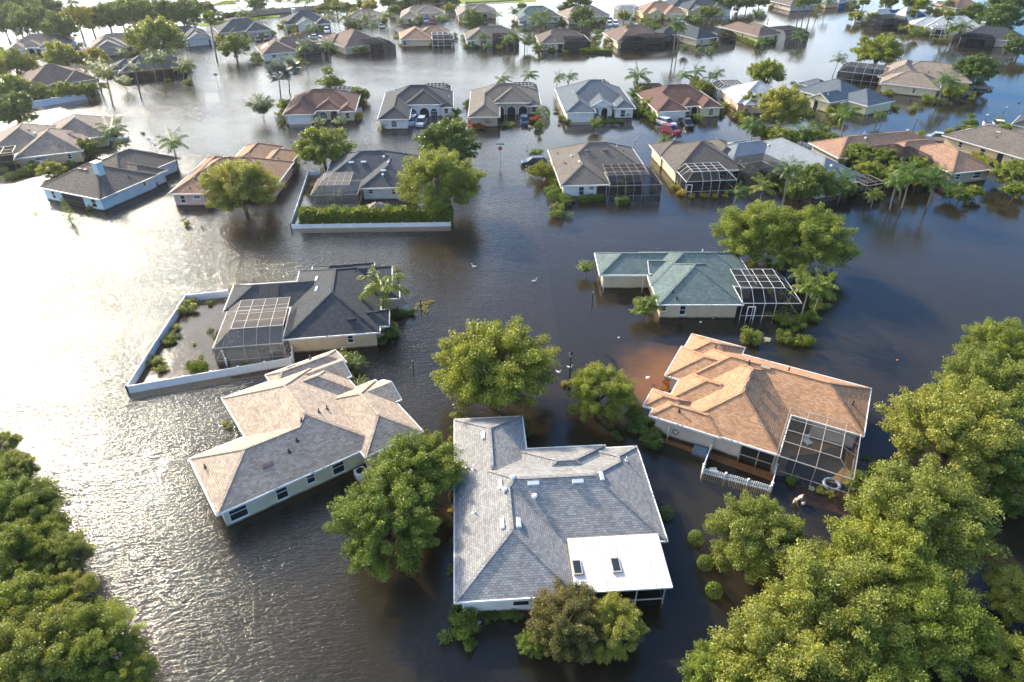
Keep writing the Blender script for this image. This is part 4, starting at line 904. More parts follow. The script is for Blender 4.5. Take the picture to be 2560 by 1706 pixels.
def palm_variant(kind, i):
    key = (kind, i)
    if key in PALMS: return PALMS[key]
    rng = np.random.default_rng(100*sum(map(ord, kind))+i); P, U, V = [], [], []; rb = MB()
    wind = (0, 0)
    if kind == 'queen': nf, nl, ll, dr = 14, 30, .26, 1.15
    elif kind == 'wind': nf, nl, ll, dr = 13, 28, .27, .9; wind = (.95, -.25)
    elif kind == 'areca': nf, nl, ll, dr = 26, 18, .30, .55
    elif kind == 'fan': nf, nl, ll, dr = 34, 8, .5, .3
    else: nf, nl, ll, dr = 22, 20, .26, .75
    for f in range(nf):
        az = 2*math.pi*(f*.381966)+rng.normal()*.15
        if kind == 'fan':
            el = rng.uniform(-.7, 1.25); d = np.array([math.cos(az)*math.cos(el), math.sin(az)*math.cos(el), math.sin(el)]); b = d*.45; s = unit(np.cross(d, [0,0,1.0])); u = np.cross(s, d)
            for k in range(15):
                a = -1.7+3.4*k/14; dd = unit(d*math.cos(a)+s*math.sin(a)+u*.2*math.cos(a*2)+np.array([0,0,-.15])+rng.normal(size=3)*.06); l = .56*(1-.2*abs(a))
                P.append(b+dd*l/2); U.append(dd*l/2); V.append(unit(np.cross(dd, u))*.075)
            rb.tube([(0,0,0), tuple(b)], .012, 4, cap=False); continue
        el = 1.25-1.5*(f/nf)+rng.normal()*.12
        if kind == 'areca': el = .55+.75*rng.random()
        pts = frond(P, U, V, rng, az, el, (.92+.16*rng.random())*(1.05 if kind != 'areca' else 1.0), dr, nl, ll, wind)
        rb.tube([tuple(q) for q in pts[::4]]+[tuple(pts[-1])], [.014]*len(pts[::4])+[.005], 4, cap=False)
    if kind in ('queen', 'wind'): rb.tube([(0,0,-.28),(0,0,.06)], [.05,.03], 7)
    lm = quads_mesh(kind+'_palm_fronds', np.array(P), np.array(U), np.array(V), LEAFM['palm'])
    o = rb.build(kind+'_palm_ribs', LEAFM['palm']); rm = o.data; bpy.data.objects.remove(o)
    PALMS[key] = (lm, rm); return PALMS[key]
def palm_trunk_mesh():
    mb = MB(); n = 9; mb.tube([(0.03*math.sin(k/n*3.1), 0, k/n) for k in range(n+1)], [1.25-.45*k/n for k in range(n+1)], 8); o = mb.build('palm_trunk', M_PBARK); me = o.data; bpy.data.objects.remove(o)
    me.polygons.foreach_set('use_smooth', [True]*len(me.polygons)); return me
PTM = None
PI_ = [0]
def palm(hx, hy, w, base=None, kind='queen', leaf='palm', look=None, h=None):
    """head pixel, crown width in pixels, pixel of the foot at the waterline (None: upright, height h)"""
    global PTM
    if PTM is None: PTM = palm_trunk_mesh()
    if base:
        bx, by = G(*base, 0.0); dep = DEP(bx, by)
        lo, hi = 0.3, 16.0                                     # height at which the head pixel's sight line passes at the foot's depth
        f = lambda z: G(hx, hy, z)[1]-by
        for _ in range(40):
            m = (lo+hi)/2
            if f(m) > 0: lo = m
            else: hi = m
        z = lo; tx, ty = G(hx, hy, z)
    else:
        z = h or 3.0; tx, ty = G(hx, hy, z); bx, by = tx+RND.uniform(-.2,.2), ty
    r = w/2/FPX*DEP(tx, ty, z); PI_[0] += 1; lm, rm = palm_variant(kind, PI_[0] % 3)
    T = empty('palm_tree', (bx, by, 0))
    c = inst('crown', lm, T, LEAFM[leaf]); c.location = (tx-bx, ty-by, z*(.45 if kind in ('areca', 'pygmy') else 1)); sc = max(r*1.3, z*.75) if kind == 'areca' else r*1.3; c.scale = (sc, sc, sc); c.rotation_euler = (0,0, RND.uniform(-.5,.5) if kind == 'wind' else RND.random()*6.28)
    rr = inst('frond_ribs', rm, c, LEAFM[leaf])
    t = inst('trunk', PTM, T); d = Vector((tx-bx, ty-by, z*(.5 if kind in ('areca', 'pygmy') else 1)+.7)); t.location = (0,0,-.7); t.rotation_mode = 'QUATERNION'; t.rotation_quaternion = d.to_track_quat('Z', 'X'); tr = max(.075, min(.2, z*.022)) if kind != 'areca' else .05
    t.scale = (tr, tr, d.length)
    reg(T, look or {'queen':'queen palm with arching fronds','wind':'wind blown palm with trailing fronds','areca':'bushy palm with many stems','fan':'round headed fan palm','pygmy':'small feathery palm'}[kind], 'palm tree', 'palms standing in the flood water', bx, by, z)
    return T
# shrubs
SHR = {}
def shrub_variant(kind, i):
    key = (kind, i)
    if key in SHR: return SHR[key]
    rng = np.random.default_rng(31*sum(map(ord, kind))+i)
    if kind == 'ball':
        n = 2600; d = unit(rng.normal(size=(n,3))); P = d*(.93+.08*rng.random(n))[:,None]; P = P[P[:,2] > -.55]; d = unit(P); n = len(P)
        nm = unit(d+rng.normal(size=(n,3))*.5); t = unit(np.cross(nm, rng.normal(size=(n,3)))); b = np.cross(nm, t); U, V = t*.062, b*.042
    else:
        k = 16 if kind == 'bush' else 9
        cen = rng.normal(size=(k,3))*np.array([.42,.42,.25]); cen[:,2] = np.abs(cen[:,2])-.1; rad = .26+.22*rng.random(k)
        P, U, V = leaves(rng, cen, rad, 2600 if kind == 'bush' else 700, .075 if kind == 'bush' else .10)
    me = quads_mesh(kind+'_shrub', P, U, V, LEAFM['hedge']); SHR[key] = me; return me
SI = [0]
def shrub(px, py, w, leaf='hedge', kind='bush', asp=.8, look=None, name=None, cat='shrub', z=None):
    zc = .3
    for _ in range(4):
        x, y = G(px, py, zc); r = w/2/FPX*DEP(x, y, zc); zc = z if z is not None else r*asp*.45
    x, y = G(px, py, zc)
    SI[0] += 1; me = shrub_variant(kind, SI[0] % 4)
    T = empty(name or ('clipped_shrub' if kind == 'ball' else 'flowering_shrub' if leaf in ('yellow','red','white') else 'garden_bush' if leaf in ('lime','bronze','olive') else 'leafy_shrub'), (x, y, 0), RND.random()*6.28)
    o = inst('foliage', me, T, LEAFM[leaf]); o.scale = (r*1.02, r*1.02, r*asp*1.1); o.location = (0, 0, zc)
    st = MB()
    for q in range(3): st.tube([(0.05*q-.05,0.04*(q-1),-.75),((q-1)*.3*r,.2*r*(q%2),zc+.2*r)], [.04,.015], 5)
    st.build('stem', M_BARK, T)
    lk = look or {'hedge':'green','lime':'bright lime green','yellow':'yellow leaved','red':'red leaved','dark':'dark green','olive':'olive green','bronze':'bronze tinted','white':'pale flowered'}[leaf]+(' clipped round shrub' if kind == 'ball' else ' leafy shrub')
    reg(T, lk, cat, 'shrubs rising out of the water', x, y, r)
    return T
def hedge(p0, p1, width, height, leaf='hedge', look='long trimmed green hedge', name='hedge', dens=260, ls=.11):
    a = Vector((*G(*p0, 0), 0)); b = Vector((*G(*p1, 0), 0)); ln = (b-a).length; rng = np.random.default_rng(int(p0[0]*7+p0[1]))
    area_ = ln*(width+2*height)+2*width*height; n = int(min(26000, area_*dens))
    Q = np.empty((n,3)); fc = rng.random(n); Q[:,0] = rng.random(n)*ln; Q[:,1] = (rng.random(n)-.5)*width; Q[:,2] = rng.random(n)*height
    tot = width+2*height; m = fc < width/tot; Q[m,2] = height; m2 = (~m) & (fc < (width+height)/tot); Q[m2,1] = -width/2; m3 = (~m) & (~m2); Q[m3,1] = width/2
    e = rng.random(n) < .04; Q[e,0] = np.where(rng.random(e.sum()) < .5, 0, ln); Q += rng.normal(size=(n,3))*.07
    lump = .10*np.sin(Q[:,0]*1.7)+.08*np.sin(Q[:,0]*4.1+1); Q[:,2] += lump*(Q[:,2]/max(height,.1)); Q[:,2] = np.maximum(Q[:,2], -.1)
    nm = unit(rng.normal(size=(n,3))+np.array([0,0,.4])); t = unit(np.cross(nm, rng.normal(size=(n,3)))); bb = np.cross(nm, t)
    asp = .55
    if name == 'palm_hedge':
        t = unit(rng.normal(size=(n,3))*np.array([.8,.9,.5])+np.array([0,0,.55])); bb = unit(np.cross(t, rng.normal(size=(n,3)))); asp = .20; Q[:,2] += rng.random(n)**3*.7+.25*np.sin(Q[:,0]*2.3)*np.sin(Q[:,0]*.9+1)*(Q[:,2]/height)
    me = quads_mesh('hedge', Q, t*ls, bb*ls*asp, LEAFM[leaf])
    o = bpy.data.objects.new(name, me); C.objects.link(o); o.location = a; o.rotation_euler = (0,0,math.atan2(b.y-a.y, b.x-a.x))
    core = MB(); core.box(.08,-width/2+.1,-.7,ln-.08,width/2-.1,height-.14); core.build('branches', M_BARK, o)
    m = (a+b)/2; reg(o, look, 'hedge', 'hedges along the flooded gardens', m.x, m.y, ln); return o

def conifer(base, top, label):
    bx, by = G(*base, 0); lo, hi = .3, 12
    for _ in range(40):
        m = (lo+hi)/2
        if G(*top, m)[1] > by: lo = m
        else: hi = m
    h = lo; T = empty('pine_tree', (bx, by, 0)); mb = MB(); mb.tube([(0,0,-.8),(0,0,h)], [.09,.015], 7); mb.build('trunk', M_BARK, T)
    rng = np.random.default_rng(3); P, U, V = [], [], []
    for k in range(11):
        z = .4+(h-.5)*k/11; r = 1.25*(1-k/12)
        for a in range(7):
            az = a*.9+k*.6; d = np.array([math.cos(az), math.sin(az), -.12])
            for q in range(14):
                t = (q+.5)/14; p = np.array([0,0,z])+d*r*t+rng.normal(size=3)*.05; dd = unit(d*.5+rng.normal(size=3)*.6); P.append(p); U.append(dd*.13); V.append(unit(np.cross(dd, rng.normal(size=3)))*.05)
    o = bpy.data.objects.new('crown', quads_mesh('pine_crown', np.array(P), np.array(U), np.array(V), LEAFM['dark'])); C.objects.link(o); o.parent = T; tag(T, label, 'tree')
# ------------------------------------------------------------------ trees
t = tree
# right-hand mass of oaks, bottom right
for q in [(2291,1290,330,'olive'),(2203,1424,310,'oak'),(2073,1535,340,'olive'),(1950,1668,370,'olive'),(2316,1546,290,'oak'),(2390,1093,310,'olive'),(2490,985,250,'olive'),(2515,880,190,'oak'),(2545,1210,210,'dark'),(2562,1500,190,'olive'),(2535,1672,190,'oak'),(2170,1690,260,'oak'),(1810,1700,210,'oak')]: t(*q)
# bottom left
for q in [(42,1275,190,'oak'),(25,1400,190,'oak'),(149,1397,150,'olive'),(96,1640,270,'olive'),(237,1612,220,'oak'),(320,1700,150,'oak'),(62,1530,230,'oak'),(0,1120,90,'oak'),(12,1190,150,'olive'),(95,1335,150,'oak'),(165,1500,150,'olive')]: t(*q)
t(1230,917,292,'oak',look='big round oak tree in open water')
t(1493,979,170,'oak'); t(965,1313,268,'oak',look='sunlit feathery oak tree'); t(1045,1180,235,'oak')
t(1418,1560,200,'bronze',name='magnolia_tree',look='brown tinged magnolia tree'); t(1525,1570,165,'olive',name='magnolia_tree',look='pale green magnolia tree'); t(1330,1612,75,'oak',look='low leafy tree')
t(1892,1338,236,'olive'); t(604,474,176,'olive'); t(807,369,140,'oak'); t(1112,362,148,'dark'); t(1102,463,205,'oak')
t(1898,584,205,'oak'); t(2026,600,205,'oak'); t(2030,463,120,'dark'); t(1880,253,58,'lime'); t(1958,272,130,'olive'); t(2195,130,112,'oak'); t(2431,178,98,'dark')
t(1916,187,92,'oak'); t(2551,119,62,'dark'); t(2433,33,64,'dark'); t(2498,50,98,'dark'); t(2513,16,92,'dark'); t(2287,8,66,'dark'); t(2222,6,46,'dark')
t(587,117,76,'oak'); t(394,103,140,'oak'); t(153,145,96,'oak'); t(233,147,70,'yellow'); t(42,164,96,'lime'); t(38,278,112,'dark'); t(34,224,88,'oak'); t(100,232,52,'oak'); t(165,228,56,'hedge' if 0 else 'oak'); t(215,226,54,'lime')
t(1182,55,70,'dark',look='weeping willow like tree'); t(1456,44,60,'dark'); t(1560,43,34,'oak'); t(1770,31,44,'oak'); t(2141,42,34,'oak'); t(2183,48,36,'oak'); t(2540,436,90,'oak'); t(2540,478,60,'oak')
for q in [(1447,8,62),(1826,10,52),(1868,9,46),(1900,5,44),(1780,8,50),(1130,2,40),(1090,-2,44),(1050,0,40)]: t(*q, 'dark')
for x, y, w, l in [(8,52,46,'dark'),(38,32,50,'dark'),(62,55,46,'dark'),(85,38,50,'dark'),(112,46,48,'dark'),(152,60,56,'dark'),(192,38,44,'yellow'),(225,42,48,'yellow'),(268,38,52,'dark'),(300,26,50,'dark'),(330,34,52,'dark'),(362,26,52,'dark'),(398,30,52,'dark'),(428,24,50,'dark'),(455,30,52,'dark'),(478,14,40,'dark'),(15,12,44,'dark'),(50,8,46,'dark'),(92,8,44,'dark'),(125,16,44,'dark'),(640,2,26,'dark'),(520,14,24,'lime')]: t(x, y+9, w*1.5, l, flat=1.15, lift=1.6)
for x, y, w, l in [(812,28,44,'lime'),(842,20,44,'lime'),(868,24,40,'lime'),(888,36,34,'lime'),(925,18,42,'yellow'),(905,14,36,'lime'),(985,26,34,'lime'),(830,8,40,'lime'),(1123,22,30,'oak'),(1003,12,30,'dark'),(970,6,40,'dark'),(1020,8,36,'dark')]: t(x, y, w, l)
for x, y, w in [(1415,22,24),(1305,17,26),(1650,8,18),(2002,5,26),(2160,6,30),(2120,-4,30),(1706,12,16),(1640,58,22)]: t(x, y, w, 'oak')
# ------------------------------------------------------------------ palms (head, width, foot)
p = palm
p(1255,200,38,(1249,226),'wind'); p(1322,190,40,(1318,222),'wind'); p(1395,195,34,(1388,226),'wind'); p(1425,193,34,(1416,226),'wind')
p(1708,190,38,(1695,216),'wind'); p(1742,179,38,(1731,214),'wind'); p(1792,185,34,(1773,216),'wind'); p(1776,194,30,(1772,216),'wind'); p(2098,149,36,(2080,192),'wind')
p(1596,190,54,(1590,235),'queen'); p(1606,216,44,None,'areca','ypalm',h=2); p(1588,236,44,None,'areca','palm',h=1.6)
p(1882,314,54,(1880,352),'queen'); p(1954,333,52,None,'queen','ypalm',h=2.5); p(2010,331,58,None,'queen',h=2.6); p(2058,322,58,(2060,352),'queen','ypalm'); p(2115,287,60,(2093,372),'wind')
p(2207,290,22,(2203,312),'queen'); p(2194,289,20,(2193,312),'queen'); p(2362,200,44,(2344,260),'queen'); p(2378,206,44,(2369,253),'queen')
p(1847,480,46,(1821,540),'wind'); p(1909,468,60,(1897,512),'queen','ypalm'); p(1972,423,60,(1958,516),'queen'); p(2007,430,48,(1996,500),'wind'); p(2107,450,66,(2096,507),'queen'); p(2186,487,40,(2178,518),'queen','ypalm')
p(2241,453,52,(2226,522),'queen'); p(2276,440,66,(2256,520),'wind'); p(2341,446,64,(2318,520),'queen'); p(2385,474,56,(2378,500),'areca'); p(2262,425,54,(2250,500),'queen')
p(1955,640,58,(1932,696),'queen','ypalm'); p(2001,684,52,(1990,735),'queen','ypalm'); p(2022,722,70,(1999,808),'queen','ypalm'); p(2058,714,72,(2031,790),'queen','ypalm')
p(1466,660,46,(1466,690),'areca','ypalm',look='short shaggy golden palm'); p(1607,760,62,(1612,795),'areca','ypalm'); p(1630,748,44,(1632,790),'areca','palm')
p(957,716,104,(958,800),'queen','ypalm'); p(991,677,24,(996,702),'queen','ypalm'); p(972,812,44,(975,846),'areca'); p(857,885,56,(862,925),'pygmy','ypalm'); p(888,890,48,(882,925),'pygmy'); p(896,952,56,(894,985),'pygmy','ypalm')
p(264,178,56,(281,263),'queen','ypalm'); p(237,170,50,(258,245),'queen','ypalm'); p(337,170,40,(352,246),'queen'); p(379,147,42,(390,202),'queen'); p(404,146,42,(411,197),'queen'); p(459,170,42,(457,205),'queen','ypalm'); p(470,160,36,(480,204),'queen','ypalm')
p(305,192,40,(318,228),'areca'); p(524,50,38,(542,150),'fan'); p(545,36,32,(551,54),'queen'); p(604,34,36,(604,50),'queen'); p(759,117,40,(767,169),'queen'); p(782,70,36,(786,118),'queen'); p(818,113,42,(826,160),'queen')
p(696,186,62,(704,268),'fan','silver',look='silver blue fan palm'); p(721,172,54,(723,232),'fan','silver',look='silver blue fan palm'); p(646,240,44,(658,298),'areca'); p(655,262,46,(660,300),'areca')
p(281,326,66,(291,388),'queen'); p(287,302,22,(293,325),'wind'); p(302,358,38,(314,389),'queen'); p(432,354,64,(446,432),'queen'); p(729,394,20,(738,432),'pygmy'); p(741,394,18,(743,430),'pygmy')
p(966,40,38,(966,64),'queen','ypalm',look='weeping yellow green palm'); p(913,43,30,(906,76),'queen'); p(934,64,30,(930,86),'queen'); p(861,44,30,(863,66),'queen','ypalm'); p(821,43,32,(824,66),'queen','ypalm'); p(1043,46,28,(1043,66),'queen'); p(1106,47,38,(1106,66),'areca')
p(1211,92,26,(1212,121),'queen'); p(1204,94,22,(1206,121),'queen'); p(1286,28,30,(1284,50),'queen'); p(1338,44,36,(1337,72),'queen'); p(1351,56,32,(1350,78),'queen'); p(1355,35,30,(1354,60),'queen'); p(1376,45,30,(1374,66),'queen','ypalm'); p(1403,18,28,(1403,36),'areca'); p(1462,58,30,(1460,80),'queen'); p(1506,47,26,(1504,64),'areca','ypalm')
p(1286,90,36,(1286,132),'queen'); p(1268,100,32,(1268,128),'queen'); p(1311,76,28,(1312,122),'queen'); p(1318,98,42,(1318,126),'areca'); p(1349,117,28,(1349,134),'queen','ypalm'); p(1523,97,26,(1520,112),'areca','ypalm'); p(1618,62,28,(1618,82),'queen','ypalm'); p(1640,66,28,(1640,84),'areca')
p(1690,62,42,(1684,132),'queen'); p(1700,70,34,(1692,132),'queen'); p(1895,29,34,(1891,52),'areca'); p(2033,0,28,(2018,68),'fan'); p(2014,2,28,(2004,66),'fan'); p(1999,10,24,(1992,64),'fan'); p(2046,-2,26,(2043,42),'fan'); p(2072,4,22,(2057,36),'queen')
p(2299,16,32,(2281,70),'fan','ypalm'); p(2280,34,24,(2274,64),'fan','ypalm'); p(2373,42,28,(2358,103),'fan','ypalm'); p(2382,72,40,(2372,105),'queen'); p(2407,68,44,(2389,110),'queen'); p(2375,8,40,(2370,32),'queen'); p(2525,90,28,(2505,134),'wind'); p(2000,88,36,(1996,114),'queen'); p(1778,117,24,(1780,132),'pygmy'); p(1752,116,20,(1753,133),'pygmy')
p(1562,452,36,None,'queen',h=1.4); p(1490,372,26,(1490,392),'pygmy'); p(1505,372,26,(1506,394),'pygmy'); p(1660,352,34,(1655,380),'queen'); p(845,478,40,None,'pygmy','ypalm',h=1.2); p(2150,1205,75,None,'areca','ypalm',h=1.2,look='low spiky palm clump'); p(1125,288,26,(1125,300),'pygmy','ypalm'); p(955,312,24,(956,324),'pygmy','ypalm'); p(2500,292,24,(2500,308),'pygmy'); p(1220,300,30,None,'areca','ypalm',h=1.2); p(700,300,24,None,'pygmy','ypalm',h=1.0); p(800,305,34,None,'areca',h=1.3); p(850,302,34,None,'areca',h=1.3); p(1575,468,26,None,'pygmy',h=1.0)
for q in [(2150,392,84),(2200,405,90),(2170,432,70),(2232,425,70),(2292,425,80),(2318,438,70),(2265,412,60)]: t(q[0], q[1], q[2], 'lime' if q[0] % 20 < 10 else 'oak', look='dense bamboo thicket', flat=.95, name='bamboo_clump')
for q in [(2175,398,60),(2212,418,60),(2252,440,56),(2300,432,56)]: palm(q[0], q[1], q[2], None, 'areca', 'ypalm', look='leafy cane palm over bamboo', h=3.2)
for x, y, w, l in [(1950,345,54,'oak'),(1905,335,50,'lime'),(1990,345,56,'oak'),(2035,345,54,'oak'),(1885,440,0+30,'dark'),(2065,455,60,'dark'),(1995,470,60,'dark'),(2110,470,60,'oak'),(2400,490,50,'dark'),(2440,480,40,'oak'),(1610,232,50,'lime'),(1625,262,44,'oak'),(1760,222,44,'lime'),(2380,236,44,'oak'),(715,262,40,'oak'),(895,238,46,'lime'),(2430,330,40,'lime'),(212,372,60,'lime'),(350,430,50,'oak'),(120,425,54,'olive'),(2080,350,44,'oak')]: t(x, y, w, l, flat=.9, look={'oak':'bushy green garden tree','lime':'bushy lime green garden tree','dark':'bushy dark garden tree','olive':'bushy olive garden tree'}[l], name='garden_tree')
# tall thin street palms by the flooded road
for x in (590,612,627,662,688,698,718,735,742,765,776): p(x+8-4, 6 if x % 2 else 2, 16, (x+6, 28), 'queen', 'ypalm' if x % 3 else 'palm', look='thin street palm')
p(176,4,26,(186,24),'queen'); p(190,6,22,(198,25),'queen')
# ------------------------------------------------------------------ shrubs
s = shrub
for x, y, w in [(1740,1346,40),(1763,1408,40),(1785,1477,42)]: s(x, y, w, 'hedge', 'ball', 1.0)
s(1665,1283,40,'dark','ball'); s(1630,1265,30,'dark','ball',1.0); s(1538,1086,22,'dark','ball',.6); s(1528,1067,18,'dark','ball',.6); s(1517,1057,16,'dark','ball',.6); s(1548,1097,18,'dark','ball',.6)
s(1412,960,26,'yellow',look='yellow flowering shrub'); s(1672,960,34,'red'); s(1660,984,30,'red'); s(1668,945,26,'lime'); s(1654,1000,26,'lime'); s(1600,1060,70,'dark'); s(1625,1095,66,'oak' if 0 else 'dark'); s(1590,1025,56,'dark'); s(1648,1080,30,'lime'); s(1976,1200,38,'hedge',look='low fern like green shrub')
s(1158,1575,85,'hedge'); s(1135,1545,40,'dark'); s(1175,1610,40,'hedge'); s(1140,1515,34,'dark')
for x in (1215,1240,1265,1290): s(x,1537,34,'dark')
for x, y, w, l in [(1160,1058,44,'lime'),(1140,1075,40,'hedge'),(1150,1040,40,'olive'),(1132,1098,26,'yellow'),(1130,1240,22,'yellow'),(1132,1275,24,'yellow'),(1130,1310,24,'lime'),(1130,1350,24,'hedge'),(1130,1425,24,'lime'),(1312,1060,34,'dark'),(1320,1085,28,'dark'),(1060,1085,30,'lime'),(1080,1098,24,'red'),(1052,1078,22,'red')]: s(x, y, w, l)
for x, y, w, l in [(880,925,26,'red'),(888,933,26,'yellow'),(870,945,30,'olive'),(880,975,40,'hedge'),(905,975,34,'hedge'),(560,1058,18,'yellow'),(572,1068,16,'hedge')]: s(x, y, w, l)
s(466,770,50,'olive'); s(480,755,34,'lime'); s(524,757,24,'lime'); s(430,840,30,'lime'); s(420,855,34,'lime'); s(440,818,28,'olive'); s(390,903,42,'olive'); s(400,924,30,'lime'); s(497,916,54,'lime',asp=1.3); s(551,843,40,'bronze',asp=1.3); s(575,750,20,'lime'); s(573,790,16,'yellow'); s(560,900,30,'hedge'); s(570,860,20,'white'); s(580,925,22,'hedge'); s(610,914,22,'hedge'); s(680,908,20,'lime'); s(485,860,14,'olive',kind='sparse')
s(960,850,36,'hedge'); s(978,838,34,'hedge'); s(945,775,34,'dark'); s(985,775,30,'dark')
for x, y, w in [(1040,770,16),(1052,760,16),(1060,772,18),(1070,757,16),(1065,765,14),(1078,754,14),(1066,778,14)]: s(x, y, w, 'yellow', asp=.35, look='floating yellow green weed mat')
s(1740,855,0+34,'white' if 0 else 'olive',look='greyish round bush with bare twigs'); s(1875,842,54,'olive',asp=1.4); s(1958,842,46,'lime'); s(1990,855,44,'lime'); s(2017,852,46,'lime',kind='bush'); s(1918,850,22,'white',kind='sparse',look='bare white twiggy shrub')
for x, y, w in [(1945,795,44),(1975,800,50),(2005,795,46),(2030,790,44),(2000,815,40),(1972,780,36)]: s(x, y, w, 'hedge')
s(1881,665,40,'olive'); s(1900,690,34,'dark'); s(1960,665,44,'dark'); s(1990,650,40,'dark')
s(405,404,28,'yellow','ball',.8,look='lone clipped yellow green shrub'); s(357,333,12,'hedge'); s(322,405,40,'lime'); s(345,420,44,'lime'); s(372,438,44,'yellow'); s(375,458,40,'hedge'); s(303,408,36,'palm' if 0 else 'lime'); s(226,520,22,'hedge'); s(89,535,18,'olive',kind='sparse'); s(466,560,14,'lime',asp=2.0); s(505,567,8,'olive',kind='sparse')
s(210,360,44,'lime'); s(205,385,44,'lime'); s(220,345,36,'lime'); s(80,420,44,'lime'); s(62,430,38,'hedge'); s(25,440,42,'olive'); s(140,430,40,'lime'); s(155,425,30,'yellow'); s(172,412,34,'hedge'); s(110,418,36,'hedge')
s(790,462,22,'bronze'); s(792,478,24,'olive'); s(733,425,10,'hedge')
s(712,262,26,'hedge'); s(700,285,24,'lime'); s(712,296,30,'hedge'); s(898,240,46,'lime',asp=1.3); s(820,205,66,'hedge'); s(845,206,34,'hedge'); s(905,260,30,'bronze')
s(1357,287,36,'hedge','ball',1.1,look='big ball clipped green shrub'); s(1178,315,26,'red'); s(1200,316,28,'red'); s(1264,313,36,'lime',asp=.4); s(1180,302,20,'olive'); s(1245,306,22,'lime'); s(1210,306,24,'hedge'); s(1340,300,30,'red'); s(1325,318,14,'white',kind='sparse')
for x, y, w in [(1405,296,24),(1418,303,22),(1392,278,16)]: s(x, y, w, 'hedge')
for x in (1510,1530,1550): s(x, 303, 22, 'hedge', asp=.5)
s(1492,298,28,'dark'); s(1565,284,38,'hedge'); s(1583,278,30,'dark')
for x, y, w, l in [(1618,262,34,'hedge'),(1632,290,40,'hedge'),(1612,278,30,'lime'),(1640,300,30,'hedge'),(1605,250,30,'dark'),(1740,295,30,'hedge'),(1790,278,38,'hedge'),(1808,272,30,'hedge'),(1750,210,40,'lime'),(1770,228,40,'lime'),(1735,198,30,'lime'),(1820,268,34,'olive'),(1848,288,38,'lime'),(1860,300,32,'olive'),(1855,283,30,'bronze')]: s(x, y, w, l)
s(1995,218,30,'hedge'); s(2092,272,60,'hedge'); s(2088,288,56,'lime'); s(2238,270,24,'dark'); s(2282,272,26,'olive'); s(2176,280,18,'dark'); s(2030,282,18,'dark'); s(2222,232,26,'olive'); s(2322,250,36,'hedge'); s(2345,252,30,'hedge'); s(2395,222,44,'hedge'); s(2410,235,28,'hedge')
s(2425,308,42,'hedge'); s(2400,318,20,'hedge'); s(2510,315,28,'lime'); s(2375,326,20,'olive'); s(2300,340,40,'olive'); s(2136,362,30,'lime'); s(2140,372,34,'lime')
for x, y, w in [(1690,468,28),(1703,483,28)]: s(x, y, w, 'yellow', look='bright yellow shrub')
for x in (1732,1759,1787,1813): s(x, 490, 19, 'yellow', look='small yellow shrub')
s(1830,448,18,'dark'); s(1849,452,14,'dark'); s(1880,385,28,'hedge'); s(1855,440,14,'hedge'); s(1925,440,36,'hedge',asp=.8); s(1920,418,30,'hedge'); s(1905,408,26,'olive'); s(1950,462,44,'hedge'); s(1975,480,44,'hedge'); s(2150,455,44,'hedge'); s(2420,470,36,'hedge')
s(1340,380,40,'hedge',asp=.5,look='low round green hedge'); s(1360,398,22,'hedge'); s(1353,432,52,'lime',asp=1.3,look='drooping lime green bush'); s(1382,490,32,'hedge','ball',.9); s(1370,475,28,'hedge'); s(1385,470,26,'lime'); s(1398,535,46,'hedge',look='low isolated green bush'); s(1392,515,30,'olive'); s(1410,500,24,'lime'); s(1425,497,28,'hedge'); s(1455,497,22,'hedge','ball'); s(1630,478,14,'hedge'); s(1545,488,14,'hedge')
s(470,205,26,'olive'); s(390,190,18,'lime','ball'); s(420,200,16,'yellow'); s(610,86,26,'dark'); s(612,90,22,'hedge'); s(553,95,26,'yellow'); s(680,84,24,'hedge'); s(730,70,40,'hedge'); s(745,90,36,'bronze'); s(775,66,30,'hedge'); s(700,66,20,'lime'); s(540,106,18,'dark')
s(640,150,36,'olive'); s(700,138,44,'hedge'); s(742,150,22,'dark',asp=2); s(770,158,14,'hedge'); s(895,124,46,'hedge',look='rounded deep green bush'); s(968,112,18,'dark'); s(991,92,16,'yellow'); s(990,84,12,'olive'); s(1002,112,14,'yellow'); s(888,62,34,'dark'); s(870,64,26,'dark'); s(1165,115,20,'hedge'); s(1188,116,20,'hedge'); s(1137,85,12,'dark',kind='sparse'); s(1140,98,14,'dark',kind='sparse'); s(1160,92,22,'dark',kind='sparse'); s(1250,120,18,'hedge'); s(1248,118,22,'lime')
s(1286,56,22,'dark'); s(1405,52,18,'dark'); s(1344,98,18,'hedge'); s(1344,112,16,'hedge'); s(1378,124,22,'dark'); s(1415,130,16,'hedge'); s(1485,98,26,'dark'); s(1490,112,30,'hedge'); s(1478,125,24,'olive'); s(1492,124,26,'olive'); s(1470,118,20,'hedge'); s(1495,82,26,'oak' if 0 else 'hedge'); s(1530,100,24,'hedge'); s(1568,66,26,'bronze'); s(1583,46,12,'dark'); s(1607,50,14,'dark'); s(1622,42,24,'dark'); s(1645,42,26,'dark'); s(1735,44,30,'hedge'); s(1740,50,32,'hedge',asp=.6); s(1712,46,14,'dark'); s(1840,34,10,'dark')
for x, y, w in [(2262,72,30),(2285,74,40),(2300,80,30),(2248,66,24),(2316,76,26)]: s(x, y, w, 'olive', look='russet green waterside shrub')
s(2345,32,34,'olive'); s(2068,14,24,'dark'); s(2136,18,30,'dark'); s(2340,100,22,'lime'); s(2360,102,20,'lime'); s(1600,95,30,'bronze'); s(2320,22,26,'dark')
s(2185,1186,26,'hedge'); s(2190,1160,22,'dark'); s(2165,1145,18,'dark'); s(2050,1225,26,'olive',kind='sparse'); s(2075,1235,30,'olive',kind='sparse'); s(2028,1222,20,'white',kind='sparse')
s(15,150,44,'lime'); s(10,168,40,'lime'); s(110,240,36,'hedge'); s(140,245,36,'dark'); s(185,240,40,'hedge'); s(235,238,36,'lime'); s(70,240,40,'olive')
